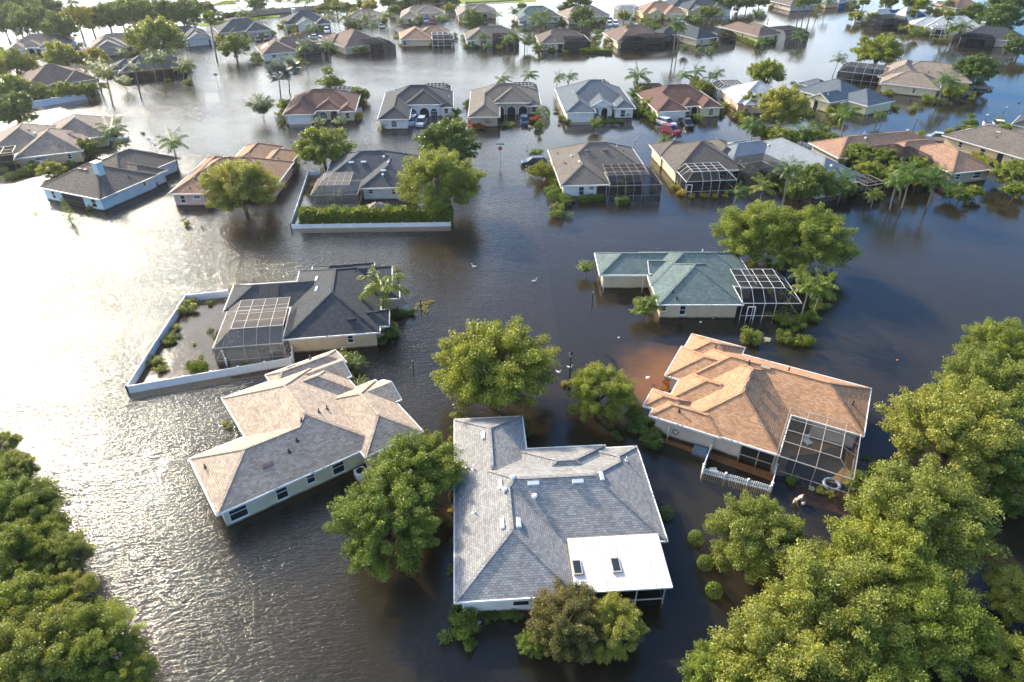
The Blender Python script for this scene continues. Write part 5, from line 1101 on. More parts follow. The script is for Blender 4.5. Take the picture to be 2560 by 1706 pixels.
for x, y, w, l in [(1930,700,44,'hedge'),(1905,715,36,'lime'),(1945,740,40,'hedge'),(1985,760,40,'lime'),(2045,765,44,'hedge'),(2070,740,36,'hedge'),(1930,670,40,'dark'),(2075,690,36,'dark')]: s(x, y, w, l)
# hedges
hedge((758,563),(1128,555),1.7,1.7,'ypalm','tall fringed palm hedge along the white fence','palm_hedge',130,.52)
hedge((970,795),(1035,785),.6,.45,'hedge','low clipped hedge curving from the slate house'); hedge((1450,131),(1530,133),1.6,.9,'hedge','trimmed dark hedge below the black cage')
hedge((1455,505),(1508,500),1.0,.8,'hedge'); hedge((1540,512),(1570,508),1.0,.8,'hedge'); hedge((2060,350),(2128,395),1.3,.9,'hedge'); hedge((1845,96),(1895,116),1.1,.7,'hedge'); hedge((2415,375),(2480,415),1.4,.7,'olive'); hedge((1925,430),(1990,500),1.2,.8,'hedge')
hedge((560,42),(690,27),1.2,1.0,'hedge','long hedge beside the far cream wall'); hedge((490,53),(560,50),1.5,.7,'dark','dark hedge beside the flooded road')
for a, b, l in [((1388,480),(1420,515),'hedge'),((1375,440),(1392,470),'lime')]: hedge(a, b, 1.2, .8, l)

conifer((178,556),(151,491),'slim tiered pine tree standing in water before the pale blue house')

# foundation planting round the far houses, as the photo shows at nearly every wall
rp = random.Random(11)
for sh, hx, hy, hw, hd, a in list(HOUSES):
    if hy < 132: continue
    ca, sa = math.cos(a), math.sin(a)
    for k in range(3):
        sd = rp.choice('WESSE'); u = rp.uniform(-.95, .95)
        lx, ly = (u*hw, -hd-.7) if sd == 'S' else ((-hw-.6, u*hd) if sd == 'W' else (hw+.6, u*hd))
        x, y = hx+lx*ca-ly*sa, hy+lx*sa+ly*ca; r = rp.uniform(.7, 1.35); dep = DEP(x, y, .5)
        px = 1280+FPX*x/dep; py = 853+FPX*(-(y*sP)-(.5-CH)*cP)/dep; wpx = 2*r/dep*FPX
        if not (-20 < px < 2580 and -20 < py < 420): continue
        if rp.random() < .72: shrub(px, py, wpx, rp.choice(['hedge','hedge','lime','dark','olive','yellow']), 'bush', rp.choice([.8, 1.0, 1.3]))
        else: palm(px, py-2, wpx*1.5, None, rp.choice(['areca','pygmy','queen']), rp.choice(['palm','ypalm']), h=rp.uniform(1.4, 3.0))
# ------------------------------------------------------------------ cars
def paint(name, c): return mat_simple(name+'_car_paint', c, .25, .6)
CP = dict(white=paint('white',(.72,.72,.72)), black=paint('black',(.015,.015,.017)), navy=paint('navy',(.02,.035,.08)), silver=paint('silver',(.38,.42,.45)), red=paint('red',(.28,.03,.04)), grey=paint('grey',(.16,.17,.18)), blue=paint('pale_blue',(.32,.40,.52)))
M_TYRE = mat_simple('tyre_rubber', (.02,.02,.02), .8); M_LAMP = mat_simple('headlight_glass', (.8,.8,.78), .1, .6); M_TAIL = mat_simple('tail_lamp', (.4,.02,.02), .2)
CARM = {}
def loft(mb, st):
    """st: (x, half width at bottom, half width at top, z bottom, z top)"""
    for (x0,a0,b0,l0,h0),(x1,a1,b1,l1,h1) in zip(st[:-1], st[1:]):
        A = [(x0,-a0,l0),(x0,a0,l0),(x0,b0,h0),(x0,-b0,h0)]; B_ = [(x1,-a1,l1),(x1,a1,l1),(x1,b1,h1),(x1,-b1,h1)]
        for k in range(4): mb.face([A[k], B_[k], B_[(k+1)%4], A[(k+1)%4]][::-1])
    for (x,a,b,l,h), fl in ((st[0],1),(st[-1],0)):
        q = [(x,-a,l),(x,a,l),(x,b,h),(x,-b,h)]; mb.face(q if fl else q[::-1])
def car_meshes(kind):
    if kind in CARM: return CARM[kind]
    r = {}
    def fin(mb, name, m, bev=.06):
        o = mb.build(name, m); 
        if bev:
            import bmesh
            bm = bmesh.new(); bm.from_mesh(o.data); bmesh.ops.remove_doubles(bm, verts=bm.verts, dist=.001)
            bmesh.ops.bevel(bm, geom=list(bm.edges), offset=bev, segments=2, affect='EDGES', clamp_overlap=True); bm.to_mesh(o.data); bm.free()
        me = o.data; bpy.data.objects.remove(o); return me
    b = MB(); g = MB()
    if kind == 'pickup':
        loft(b, [(-2.75,.88,.86,.45,1.08),(-1.0,.95,.92,.40,1.12),(.9,.95,.90,.40,1.12),(1.7,.94,.86,.40,1.10),(2.6,.86,.78,.45,1.0),(2.75,.8,.74,.5,.9)])
        loft(g, [(-.95,.86,.70,1.06,1.2),(-.75,.86,.70,1.06,1.72),(.75,.86,.70,1.06,1.74),(1.35,.86,.72,1.06,1.14)])
        rf = MB(); rf.box(-.72,-.66,1.70,.72,.66,1.78); bed = MB(); bed.box(-2.6,-.72,1.05,-1.05,.72,1.115)
        r['bed_liner'] = (fin(bed, 'bed_liner', M_TYRE, 0), (0,0,0))
        wb = 1.75
    elif kind == 'suv':
        loft(b, [(-2.25,.84,.84,.45,1.05),(-1.9,.92,.90,.38,1.10),(.9,.93,.90,.38,1.08),(1.9,.90,.82,.40,1.0),(2.3,.80,.72,.48,.85)])
        loft(g, [(-2.15,.82,.74,1.02,1.12),(-1.85,.84,.68,1.02,1.62),(.3,.84,.68,1.02,1.66),(1.2,.84,.70,1.02,1.08)])
        rf = MB(); rf.box(-1.8,-.66,1.60,.35,.66,1.70); wb = 1.42
    else:
        loft(b, [(-2.2,.80,.78,.42,.92),(-1.8,.88,.84,.36,.98),(.8,.89,.86,.36,.96),(1.8,.86,.78,.38,.86),(2.2,.76,.68,.45,.72)])
        loft(g, [(-1.7,.78,.66,.92,.98),(-1.1,.80,.62,.92,1.36),(.25,.80,.62,.92,1.40),(1.15,.80,.66,.92,.96)])
        rf = MB(); rf.box(-1.05,-.60,1.34,.28,.60,1.44); wb = 1.35
    r['body'] = (fin(b, 'car_body', CP['white']), (0,0,0)); r['windows'] = (fin(g, 'car_windows', M_GLASS, .04), (0,0,0)); r['roof_panel'] = (fin(rf, 'car_roof', CP['white'], .03), (0,0,0))
    w = MB(); w.tube([(0,-.11,0),(0,.11,0)], .36, 16); wm = fin(w, 'wheel', M_TYRE, 0); h = MB(); h.tube([(0,-.12,0),(0,.12,0)], .2, 12); hm = fin(h, 'rim', CP['silver'], 0)
    r['_wheel'] = (wm, hm, wb)
    lm = MB(); lm.box(-.05,-.16,-.08,.05,.16,.08); r['_lamp'] = fin(lm, 'lamp', M_LAMP, .02)
    r['_len'] = 2.7 if kind == 'pickup' else 2.22; CARM[kind] = r; return r
def car(px, py, kind, col, head, look, sink=.28):
    """px,py about the middle of the car; head: direction of the bonnet in degrees (0 = to the right, 90 = away)"""
    x, y = G(px, py, .7); cm = car_meshes(kind)
    T = empty('parked_car', (x, y, -sink), R(head))
    for k in ('body', 'windows', 'roof_panel', 'bed_liner'):
        if k in cm: inst({'windows':'window'}.get(k, k), cm[k][0], T, CP[col] if k in ('body', 'roof_panel') else None)
    wm, hm, wb = cm['_wheel']
    for sx in (-1, 1):
        for sy in (-1, 1):
            w = inst('wheel', wm, T); w.location = (sx*wb, sy*.83, .36); inst('rim', hm, w)
    for sy in (-1, 1):
        a = inst('headlight', cm['_lamp'], T); a.location = (cm['_len']-.02, sy*.55, .72); b = inst('tail_light', cm['_lamp'], T, M_TAIL); b.location = (-cm['_len']+.03, sy*.66, .9)
    tag(T, look, 'pickup truck' if kind == 'pickup' else 'car', 'vehicles caught in the flood'); return T
car(283,342,'pickup','white',-6,'white pickup truck behind the palms beside the peach walled house'); car(354,401,'suv','blue',-120,'pale blue car nosed against the pale blue house and palms')
car(1029.5,300,'suv','white',-95,'white car before the arched window of the dark slate house'); car(1053,303,'suv','silver',-95,'silver car at the open door of the dark slate house'); car(1311,300,'suv','navy',-88,'dark navy car under the arches of the brown roofed porch house')
car(1334,402,'suv','navy',187,'navy blue car standing beside low hedges and the stop sign street'); car(1667,304,'suv','white',-55,'white car behind the red one at the red brown house'); car(1677,322,'suv','red',-55,'dark red car with its tail to the flooded street'); car(1717,306,'pickup','black',-85,'black pickup before the garage of the red brown house')
car(2452,214,'pickup','grey',-20,'grey pickup standing under the round dark tree'); car(2400,236,'pickup','black',160,'black pickup among bushes by the leaning palms'); car(2498,311,'pickup','white',-20,'white pickup near the small black roofed corner house'); car(2346,342,'pickup','silver',160,'silver pickup parked at the end of the long tan house')
car(646,13,'pickup','white',10,'white pickup driving through the flooded far road'); car(644,97,'suv','black',-70,'black car before the narrower tan garage door'); car(666,94,'pickup','black',-70,'black pickup before the wider tan garage door'); car(817,75,'suv','white',-75,'white car at the garage of the chimney house'); car(788,90,'sedan','white',15,'low white car half drowned in the street')
car(951,63,'sedan','silver',-60,'silver car beside the small tan porch house'); car(1066,49,'suv','white',-88,'white car before the middle arch of the triple arch house'); car(1080,53,'suv','red',-88,'red and white car beside the triple arch house entrance'); car(1306,59,'suv','silver',-110,'silver car before the gabled white garage'); car(1525,50,'suv','navy',-90,'dark blue car close to the taupe arched house'); car(1524,58,'suv','white',-90,'white car behind the dark blue car'); car(1539,57,'suv','white',-90,'white car beside the round tree at the taupe arched house')
car(1684,50,'suv','navy',-70,'dark blue car at the rust roofed yellow house'); car(1698,50,'sedan','silver',-60,'silver car next to the dark blue one at the yellow house'); car(120,135,'suv','white',-70,'white car in front of the white garage with light tan roof'); car(2350,8,'pickup','white',170,'white and dark truck on the far flooded street')
# ------------------------------------------------------------------ posts, signs, birds
M_POST = mat_simple('black_post_paint', (.012,.012,.014), .5); M_REDS = mat_simple('stop_sign_red', (.42,.02,.03), .5); M_GRN = mat_simple('street_sign_green', (.02,.25,.12), .5); M_WHT = mat_simple('sign_white', (.75,.75,.75), .5); M_GALV = mat_simple('galvanised_steel', (.32,.33,.34), .45, metal=.6); M_GREYS = mat_simple('sign_back_grey', (.25,.26,.27), .5)
M_LGLASS = mat_simple('lantern_glass', (.55,.58,.6), .15, .6)
def head_h(hx, hy, bx, by):
    x, y = G(bx, by, 0); lo, hi = .1, 14
    for _ in range(40):
        m = (lo+hi)/2
        if G(hx, hy, m)[1] > y: lo = m
        else: hi = m
    return x, y, lo
def lamp(hx, hy, bx, by, label):
    x, y, h = head_h(hx, hy, bx, by); T = empty('street_lamp', (x, y, 0)); a = MB(); a.tube([(0,0,-.8),(0,0,.0),(0,0,h-.5)], [.09,.075,.05], 8); a.tube([(0,0,h-.52),(0,0,h-.42)], [.06,.16], 8); a.build('pole', M_POST, T)
    g = MB(); g.tube([(0,0,h-.42),(0,0,h)], [.14,.22], 6); g.build('lantern', M_LGLASS, T); c = MB(); c.tube([(0,0,h),(0,0,h+.16),(0,0,h+.26)], [.27,.10,.03], 6)
    for k in range(6): c.bar((.14*math.cos(k*1.047),.14*math.sin(k*1.047),h-.42),(.225*math.cos(k*1.047),.225*math.sin(k*1.047),h),.03)
    c.build('cap', M_POST, T); tag(T, label, 'street lamp', 'street lamps standing in the water')
lamp(1426,884,1423,960,'black lantern street lamp between the big round oak and smaller oak'); lamp(2290,301,2278,342,'black street lamp leaning behind the wide orange brown house roof')
def post(hx, hy, bx, by, label):
    x, y, h = head_h(hx, hy, bx, by); T = empty('marker_post', (x, y, 0)); a = MB(); a.tube([(0,0,-.8),(0,0,h)], .055, 8); a.build('pole', M_POST, T); b = MB(); b.tube([(0,0,h),(0,0,h+.18)], [.09,.05], 8); b.build('cap', M_GALV, T); tag(T, label, 'post', 'short posts standing in the water')
post(1032,905,1034,928,'short dark post with pale cap alone in water left of the big round oak'.replace('left of', 'beside')); post(1481,733,1480,762,'short dark post in water before the cream garage'); post(1053,750,1053,778,'short dark post among floating yellow weed mats')
post(1756,1195 if 0 else 330,1754,352,'thin dark post near the palms of the white cage house') if 0 else None
def text_mesh(txt, size, m, parent, loc, rot):
    cu = bpy.data.curves.new('lettering', 'FONT'); cu.body = txt; cu.size = size; cu.align_x = 'CENTER'; cu.align_y = 'CENTER'; cu.extrude = .002
    o = bpy.data.objects.new('lettering', cu); C.objects.link(o); o.parent = parent; o.location = loc; o.rotation_euler = rot; cu.materials.append(m); dg = bpy.context.evaluated_depsgraph_get(); me = bpy.data.meshes.new_from_object(o.evaluated_get(dg)); bpy.data.objects.remove(o)
    o = bpy.data.objects.new('lettering', me); C.objects.link(o); o.parent = parent; o.location = loc; o.rotation_euler = rot; return o
def stop(hx, hy, bx, by, label, street=True):
    x, y, h = head_h(hx, hy, bx, by); T = empty('stop_sign', (x, y, 0)); a = MB(); a.tube([(0,0,-.8),(0,0,h+(.9 if street else .4))], .04, 8); a.build('pole', M_GALV, T)
    n = 8; r = .44; o8 = lambda rr, yy: [(rr*math.cos(math.pi/8+k*math.pi/4), yy, h+rr*math.sin(math.pi/8+k*math.pi/4)) for k in range(n)]
    wb = MB(); F_, B_ = o8(r,-.06), o8(r,-.045); wb.face(F_); wb.face(B_[::-1])
    for k in range(n): wb.face([B_[k], B_[(k+1)%n], F_[(k+1)%n], F_[k]])
    p = wb.build('sign_plate', M_WHT, T); rb = MB(); rb.face(o8(r*.92,-.064)); rb.build('sign_face', M_REDS, p); text_mesh('STOP', .30, M_WHT, p, (0,-.068,h), (math.pi/2,0,0))
    if street:
        s = MB(); s.box(-.75,-.02,h+.62,.75,.02,h+.84); s.build('street_name_plate', M_GRN, T); s2 = MB(); s2.box(-.02,-.6,h+.86,.02,.6,h+1.06); s2.build('street_name_plate', M_GRN, T)
    tag(T, label, 'stop sign')
stop(1251,371,1251,402,'red octagonal stop sign with green street name plate in mid street'); stop(548,125,552,148,'small red stop sign beside a tall slim palm trunk',False)
x, y, h = head_h(540,187,545,213); T = empty('road_sign', (x,y,0)); a = MB(); a.tube([(0,0,-.8),(0,0,h)],.04,8); a.build('pole', M_GALV, T); a = MB(); a.box(-.4,-.05,h-.3,.4,-.03,h+.3); a.build('sign_plate', M_GREYS, T); tag(T, 'small grey square sign seen from behind in open bright water', 'road sign')
x, y = G(1921,47,1.0); T = empty('fire_hydrant_marker', (x,y,0)); a = MB(); a.tube([(0,0,-.6),(0,0,.5),(0,0,.55),(0,0,.9),(0,0,1.0)],[.12,.12,.2,.2,.06],10); a.build('body', M_REDS, T); tag(T, 'small red marker rising from water behind the long yellow walled house', 'marker')
M_SWAN = mat_simple('white_feathers', (.78,.77,.74), .7, .3, .06, 8); M_BEAK = mat_simple('orange_beak', (.6,.2,.03), .5); M_PEL = mat_simple('grey_feathers', (.14,.13,.125), .8)
def bird(px, py, head, label, m=None, post_=False, sc=.6):
    x, y = G(px, py, .2); T = empty('water_bird', (x,y,.55 if post_ else 0), R(head)); b = MB(); T.scale = (sc,sc,sc)
    b.blob((0,0,.16),(.42,.2,.2),14); b.blob((-.32,0,.26),(.24,.12,.1),10); b.tube([(.3,0,.2),(.42,0,.42),(.36,0,.66),(.44,0,.78)],[.09,.06,.05,.06],8); b.blob((.48,0,.80),(.11,.07,.07),10)
    b.build('body', m or M_SWAN, T, smooth=True); k = MB(); k.tube([(.56,0,.79),(.74,0,.74)],[.035,.012],6); k.build('beak', M_BEAK, T)
    if post_: p_ = MB(); p_.tube([(-.05,0,.05),(-.05,0,-1.2)],.05,6); p_.build('post', M_POST, T)
    tag(T, label, 'bird' if not post_ else 'bird ornament', 'white birds on the water')
bird(1185,665,170,'white bird with dark mark floating beside the weed mats, far from land'.replace(', far from land',' in mid channel')); bird(1336,701,10,'white bird with orange tail alone on deep blue water'); bird(1396,929,-40,'white bird floating closest to the big round oak'.replace('closest to','next to')); bird(1424,917,-25,'white bird floating behind the street lamp pole')
for q in [(2158,340,'white swan ornament on post above the orange brown roof ridge'),(2267,331,'white swan ornament just beside the leaning street lamp'),(2467,293,'white swan ornament behind the white pickup'),(2513,275,'white swan ornament farther out beyond the white pickup'),(1318,367,'white ornament post beyond the navy blue car'),(1588,357,'white ornament post behind the tan cage house'),(1685,354,'white ornament post behind the white cage house'),(2015,51,'white bird on drive of the white gable slate house'),(1808,50,'small white bird near the three garage doors')]: bird(q[0], q[1], RND.uniform(-60,60), q[2], None, True)
bird(2549,256,0,'grey white bird alone near the open water edge', M_PEL); bird(374,355,180,'dark bird with raised neck in bright water near the lone clipped shrub', M_PEL, True); bird(389,370,180,'dark bird behind the leaning queen palm in bright water', M_PEL, True)
def debris(px, py, w, m, label, rot=.4):
    x, y = G(px, py); b = MB(); r = w/2/FPX*DEP(x,y); q = [(-r,-.5*r),(.2*r,-.7*r),(r,-.1*r),(.6*r,.6*r),(-.4*r,.5*r)]
    b.face([(a,c,.03+.05*((i*7)%3)) for i,(a,c) in enumerate(q)]); b.face([(a,c,.0) for a,c in q][::-1])
    for k in range(5): k2 = (k+1)%5; b.face([(q[k][0],q[k][1],0),(q[k2][0],q[k2][1],0),(q[k2][0],q[k2][1],.03+.05*((k2*7)%3)),(q[k][0],q[k][1],.03+.05*((k*7)%3))])
    o = b.build('floating_debris', m); o.location = (x,y,.012); o.rotation_euler = (0,0,rot); tag(o, label, 'debris', 'litter floating on the flood')
debris(1618,945,12,M_WHT,'crumpled white sheet floating over the orange driveway'); debris(1546,845,5,M_WHT,'tiny white scrap floating in dark open water'); debris(2242,901,7,M_BEAK,'small orange scrap floating in wide dark water'); debris(1196,1558,14,mat_simple('pale_blue_bag',(.4,.5,.6)),'pale blue bag floating by the front bushes'); debris(1786,792,22,M_WHT,'broken white chair floating by the cream wall'); debris(1751,806,8,M_WHT,'thin white stick floating near the cream wall'); debris(1133,1013,6,M_WHT,'white scrap floating under the big round oak')
# ------------------------------------------------------------------ fences and garden things
M_VINYL = mat_simple('white_vinyl', (.74,.75,.76), .45, .4, .08, .8)
def fence(pts, label, top=1.0, name='vinyl_fence', th=.04):
    W_ = [Vector((*G(*p, 0), 0)) for p in pts]; o0 = W_[0].copy(); T = empty(name, o0); pan = MB()
    for a, b in zip(W_[:-1], W_[1:]):
        a = a-o0; b = b-o0; n = max(1, round((b-a).length/2.4))
        pan.bar(a+Vector((0,0,(top-.75)/2)), b+Vector((0,0,(top-.75)/2)), th, top+.75-.02)
        rl = MB(); pan.bar(a+Vector((0,0,top)), b+Vector((0,0,top)), th+.03, .07)
        for k in range(n+1):
            p = a.lerp(b, k/n); q = MB(); q.box(p.x-.07,p.y-.07,-.75,p.x+.07,p.y+.07,top+.07); q.box(p.x-.1,p.y-.1,top+.07,p.x+.1,p.y+.1,top+.12); q.build('post', M_VINYL, T)
    pan.build('panel', M_VINYL, T); tag(T, label, 'fence'); return T
fence([(572,742),(468,754),(322,984),(730,912)], 'white vinyl fence around the flooded side yard of the black slate house', .85)
fence([(568,915),(560,897)], 'short white gate leaf standing open near the tan pool cage', .85, 'garden_gate'); fence([(734,905),(734,872)], 'short white fence panel between cream wall and corner post', 1.1, 'garden_gate')
fence([(800,436),(772,438),(728,572),(1126,566)], 'white vinyl fence around the palm hedge garden of the grey house', .62)
fence([(75,272),(252,242)], 'white fence below the dusky brown house garden', 1.4); fence([(888,282),(905,280)], 'short white fence beside the maroon roofed house', .9)
def picket(a, b, label):
    A = Vector((*G(*a, 0), 0)); B_ = Vector((*G(*b, 0), 0)); T = empty('picket_fence', A); d = B_-A; n = int(d.length/.17); pk = MB()
    for k in range(n+1):
        p = d*(k/n); s_ = .62+.10*math.sin(math.pi*((k/n*3)%1)); pk.box(p.x-.04,p.y-.03,-.7,p.x+.04,p.y+.03,s_)
    pk.bar(Vector((0,0,.12)), d+Vector((0,0,.12)), .05,.09); pk.bar(Vector((0,0,.5)), d+Vector((0,0,.5)), .05,.09); pk.build('pickets', M_VINYL, T)
    for k in range(4):
        p = d*(k/3); q = MB(); q.box(p.x-.08,p.y-.08,-.7,p.x+.08,p.y+.08,.8); q.build('post', M_VINYL, T)
    tag(T, label, 'fence'); return T
picket((1757,1184),(1925,1230),'white picket fence with scalloped top before the orange roofed house')
fence([(1756,1180),(1774,1132)], 'short plain white fence running from picket corner to stucco wall', .8, 'vinyl_fence'); fence([(1926,1226),(1938,1180)], 'short white fence panel at far end of the picket fence', .8, 'vinyl_fence')
x, y = G(1754,1128,.3); b = MB(); b.box(-.75,-.4,-.3,.75,.4,.42); b.box(-.55,-.3,.42,.5,.3,.52); o = b.build('covered_grill', mat_simple('blue_grey_tarp', (.12,.16,.22), .6, .3, .3, 5)); o.location = (x,y,0); o.rotation_euler = (0,0,R(-28)); tag(o, 'blue grey tarp covering a garden grill against the stucco wall', 'grill')
x, y = G(1784,1176,.1); b = MB(); b.box(-.28,-.28,-.6,.28,.28,.1); b.box(-.3,-.3,.1,.3,.3,.16); o = b.build('utility_box', mat_simple('pale_green_plastic', (.40,.46,.40), .6)); o.location = (x,y,0); tag(o, 'pale green utility box inside the picket fence', 'box')
x, y = G(2080,1211,.1); b = MB(); n = 20; b.tube([(.62*math.cos(2*math.pi*k/n),.62*math.sin(2*math.pi*k/n),.02) for k in range(n+1)], .15, 8, cap=False); o = b.build('inflatable_ring', mat_simple('grey_blue_vinyl', (.20,.25,.32), .35), smooth=True); o.location = (x,y,.05); tag(o, 'grey blue inflatable ring floating inside the square pool cage', 'pool ring')
x, y = G(690,882,.3); b = MB(); b.blob((0,0,.15),(.8,.42,.45),14); b.box(-.5,-.3,-.5,.5,.3,0); o = b.build('covered_grill', mat_simple('dark_grey_cover', (.07,.075,.08), .5), smooth=False); o.location = (x,y,0); o.rotation_euler = (0,0,.2); tag(o, 'dark grey rounded cover inside the tan pool cage', 'grill')
# patio chair in the orange house cage
x, y = G(2020,1104,.2); T = empty('patio_chair', (x,y,-.25), R(20)); q = MB(); q.box(-.3,-.3,.38,.3,.3,.44); q.build('seat', M_WFRAME, T); q = MB(); q.box(-.3,.25,.44,.3,.31,1.0); q.build('backrest', M_WFRAME, T)
for a, b in ((-1,-1),(1,-1),(1,1),(-1,1)): q = MB(); q.box(a*.27-.03,b*.27-.03,-.3,a*.27+.03,b*.27+.03,.38); q.build('leg', M_WFRAME, T)
tag(T, 'white patio chair standing in the flooded square pool cage', 'chair')
# gazebo
x, y = G(944,520,2.0); T = empty('gazebo', (x,y,0), R(4)); M_GAZ = mat_simple('brown_canvas', (.20,.165,.14), .85); q = MB(); a = 1.75; b_ = 1.35; e = 1.95; tt = .55
for p0, p1 in (((-a,-b_),(a,-b_)),((a,-b_),(a,b_)),((a,b_),(-a,b_)),((-a,b_),(-a,-b_))): q.face([(p0[0],p0[1],e),(p1[0],p1[1],e),(p1[0]*.35,p1[1]*.35,e+.6),(p0[0]*.35,p0[1]*.35,e+.6)])
q.face([(-a,-b_,e-.12),(a,-b_,e-.12),(a,-b_,e),(-a,-b_,e)]); q.face([(a,-b_,e-.12),(a,b_,e-.12),(a,b_,e),(a,-b_,e)]); q.face([(-a,b_,e-.12),(-a,-b_,e-.12),(-a,-b_,e),(-a,b_,e)]); q.build('canopy', M_GAZ, T); q = MB()
for p0, p1 in (((-.8,-.65),(.8,-.65)),((.8,-.65),(.8,.65)),((.8,.65),(-.8,.65)),((-.8,.65),(-.8,-.65))): q.face([(p0[0],p0[1],e+.62),(p1[0],p1[1],e+.62),(p1[0]*.2,p1[1]*.2,e+.95),(p0[0]*.2,p0[1]*.2,e+.95)])
q.build('top_canopy', M_GAZ, T)
for sx in (-1,1):
    for sy in (-1,1): q = MB(); q.box(sx*(a-.1)-.05,sy*(b_-.1)-.05,-.6,sx*(a-.1)+.05,sy*(b_-.1)+.05,e-.02); q.build('post', M_POST, T)
tag(T, 'small brown two tier garden gazebo behind the palm hedge', 'gazebo')
# far cream garden walls
def gwall(pts, top, label):
    W_ = [Vector((*G(*p, 0), 0)) for p in pts]; o0 = W_[0].copy(); T = empty('boundary_wall', o0); b = MB()
    for a, c in zip(W_[:-1], W_[1:]): b.bar(a-o0+Vector((0,0,top/2-.3)), c-o0+Vector((0,0,top/2-.3)), .25, top+.6)
    b.build('panel', wallmat('tan'), T)
    for w in W_: q = MB(); v = w-o0; q.box(v.x-.3,v.y-.3,-.6,v.x+.3,v.y+.3,top+.3); q.build('pillar', wallmat('tan'), T)
    tag(T, label, 'wall')
gwall([(620,44),(662,38),(708,33),(765,29),(800,26)], 1.8, 'cream boundary wall along the far flooded road'); gwall([(975,20),(1035,18),(1092,14),(1140,9)], 2.2, 'tan boundary wall behind the triple arch house')
gwall([(1165,9),(1300,2)], .6, 'low green topped bank wall at the far lake edge')
# ------------------------------------------------------------------ two people wading
def person(px, py, head_deg, label, top, bottom, hair, bag=False, lean=.25):
    x, y = G(px, py, .5); T = empty('person', (x,y,-.55), R(head_deg))
    V = [(0,0,.95),(.02,0,1.15),(lean*.6,0,1.38),(lean*.85,0,1.5),(lean*1.1,0,1.66),(0,.1,.9),(.08,.11,.5),(-.02,.11,.06),(.1,.11,.02),(0,-.1,.9),(-.1,-.11,.5),(-.2,-.11,.06),(-.08,-.11,.02),
         (lean*.7,.2,1.42),(lean*.7+.1,.26,1.16),(lean*.7+.3,.22,1.0),(lean*.7,-.2,1.42),(lean*.7+.1,-.26,1.16),(lean*.7+.3,-.22,1.0)]
    E_ = [(0,1),(1,2),(2,3),(3,4),(0,5),(5,6),(6,7),(7,8),(0,9),(9,10),(10,11),(11,12),(2,13),(13,14),(14,15),(2,16),(16,17),(17,18)]
    rad = {0:.14,1:.14,2:.15,3:.055,4:.095,5:.09,6:.06,7:.045,8:.035,9:.09,10:.06,11:.045,12:.035,13:.065,14:.045,15:.03,16:.065,17:.045,18:.03}
    hand = []
    for wi, sg in ((15,1),(18,-1)):
        b0 = V[wi]; 
        for k in range(4):
            i = len(V); V.append((b0[0]+.08,b0[1]+(k-1.5)*.022,b0[2]-.02)); V.append((b0[0]+.13+.012*(k in (1,2)),b0[1]+(k-1.5)*.024,b0[2]-.06)); E_ += [(wi,i),(i,i+1)]; rad[i] = .011; rad[i+1] = .009
        i = len(V); V.append((b0[0]+.03,b0[1]-sg*.05,b0[2]-.02)); V.append((b0[0]+.08,b0[1]-sg*.05,b0[2]-.05)); E_ += [(wi,i),(i,i+1)]; rad[i] = .012; rad[i+1] = .01
    me = bpy.data.meshes.new('body'); me.from_pydata(V, E_, []); me.materials.append(mat_simple('skin', (.45,.27,.18), .6)); o = bpy.data.objects.new('body', me); C.objects.link(o); o.parent = T; T.scale = (.8,.8,.8)
    m = o.modifiers.new('skin', 'SKIN'); sk = me.skin_vertices[0].data if me.skin_vertices else None
    if sk is None:
        bpy.context.view_layer.objects.active = o; bpy.ops.mesh.customdata_skin_add() if hasattr(bpy.ops.mesh, 'customdata_skin_add') else None; sk = me.skin_vertices[0].data
    for i, r_ in rad.items(): sk[i].radius = (r_, r_)
    sk[0].use_root = True
    s_ = o.modifiers.new('sub', 'SUBSURF'); s_.levels = 1; s_.render_levels = 1
    hx = lean*1.1; q = MB(); q.blob((hx-.02,0,1.70),(.112,.105,.10),12); q.build('hair', hair, T, smooth=True)
    f = MB()
    for sg in (-1,1): f.blob((hx+.085,sg*.035,1.67),(.014,.016,.012),6); f.blob((hx,sg*.1,1.655),(.02,.015,.03),6)
    f.blob((hx+.105,0,1.64),(.02,.014,.022),6); f.blob((hx+.09,0,1.605),(.01,.03,.008),6); f.build('face', mat_simple('face_detail', (.30,.15,.11), .6), T)
    sh = MB(); sh.tube([(0,0,.98),(.02,0,1.15),(lean*.6,0,1.38),(lean*.78,0,1.47)],[.175,.172,.195,.09],12); 
    for sg in (-1,1): sh.tube([(lean*.68,sg*.14,1.43),(lean*.7+.06,sg*.24,1.26)],[.09,.075],8)
    sh.build('shirt', top, T, smooth=True); st = MB()
    for sg in (-1,1): st.tube([(0,sg*.08,1.0),(sg*.04,sg*.11,.58)],[.13,.095],10)
    st.build('shorts', bottom, T, smooth=True)
    tag(T, label, 'person', 'people wading beside the pool cage')
    if bag:
        b = MB(); b.blob((0,0,0),(.17,.13,.2),10); bo = b.build('carrier_bag', M_WHT, smooth=True); a = R(head_deg); dx, dy = lean*.7+.36, -.24; dx *= .8; dy *= .8; bo.location = (x+dx*math.cos(a)-dy*math.sin(a), y+dx*math.sin(a)+dy*math.cos(a), -.55+.69); tag(bo, 'white plastic bag held by the wading person in dark shorts', 'bag')
HB = mat_simple('brown_hair', (.16,.09,.045), .7); HT = mat_simple('tan_hair', (.30,.20,.11), .7)
person(1991,1246,-70,'person with light brown hair and white shorts bending over the water', mat_simple('tan_shirt', (.42,.31,.20), .8), mat_simple('white_shorts', (.75,.73,.72), .8), HT, lean=.42)
person(2000,1241,-40,'person in white shirt and dark shorts wading with a white bag', mat_simple('white_shirt', (.75,.74,.76), .8), mat_simple('dark_shorts', (.02,.022,.03), .8), HB, True, lean=.3)
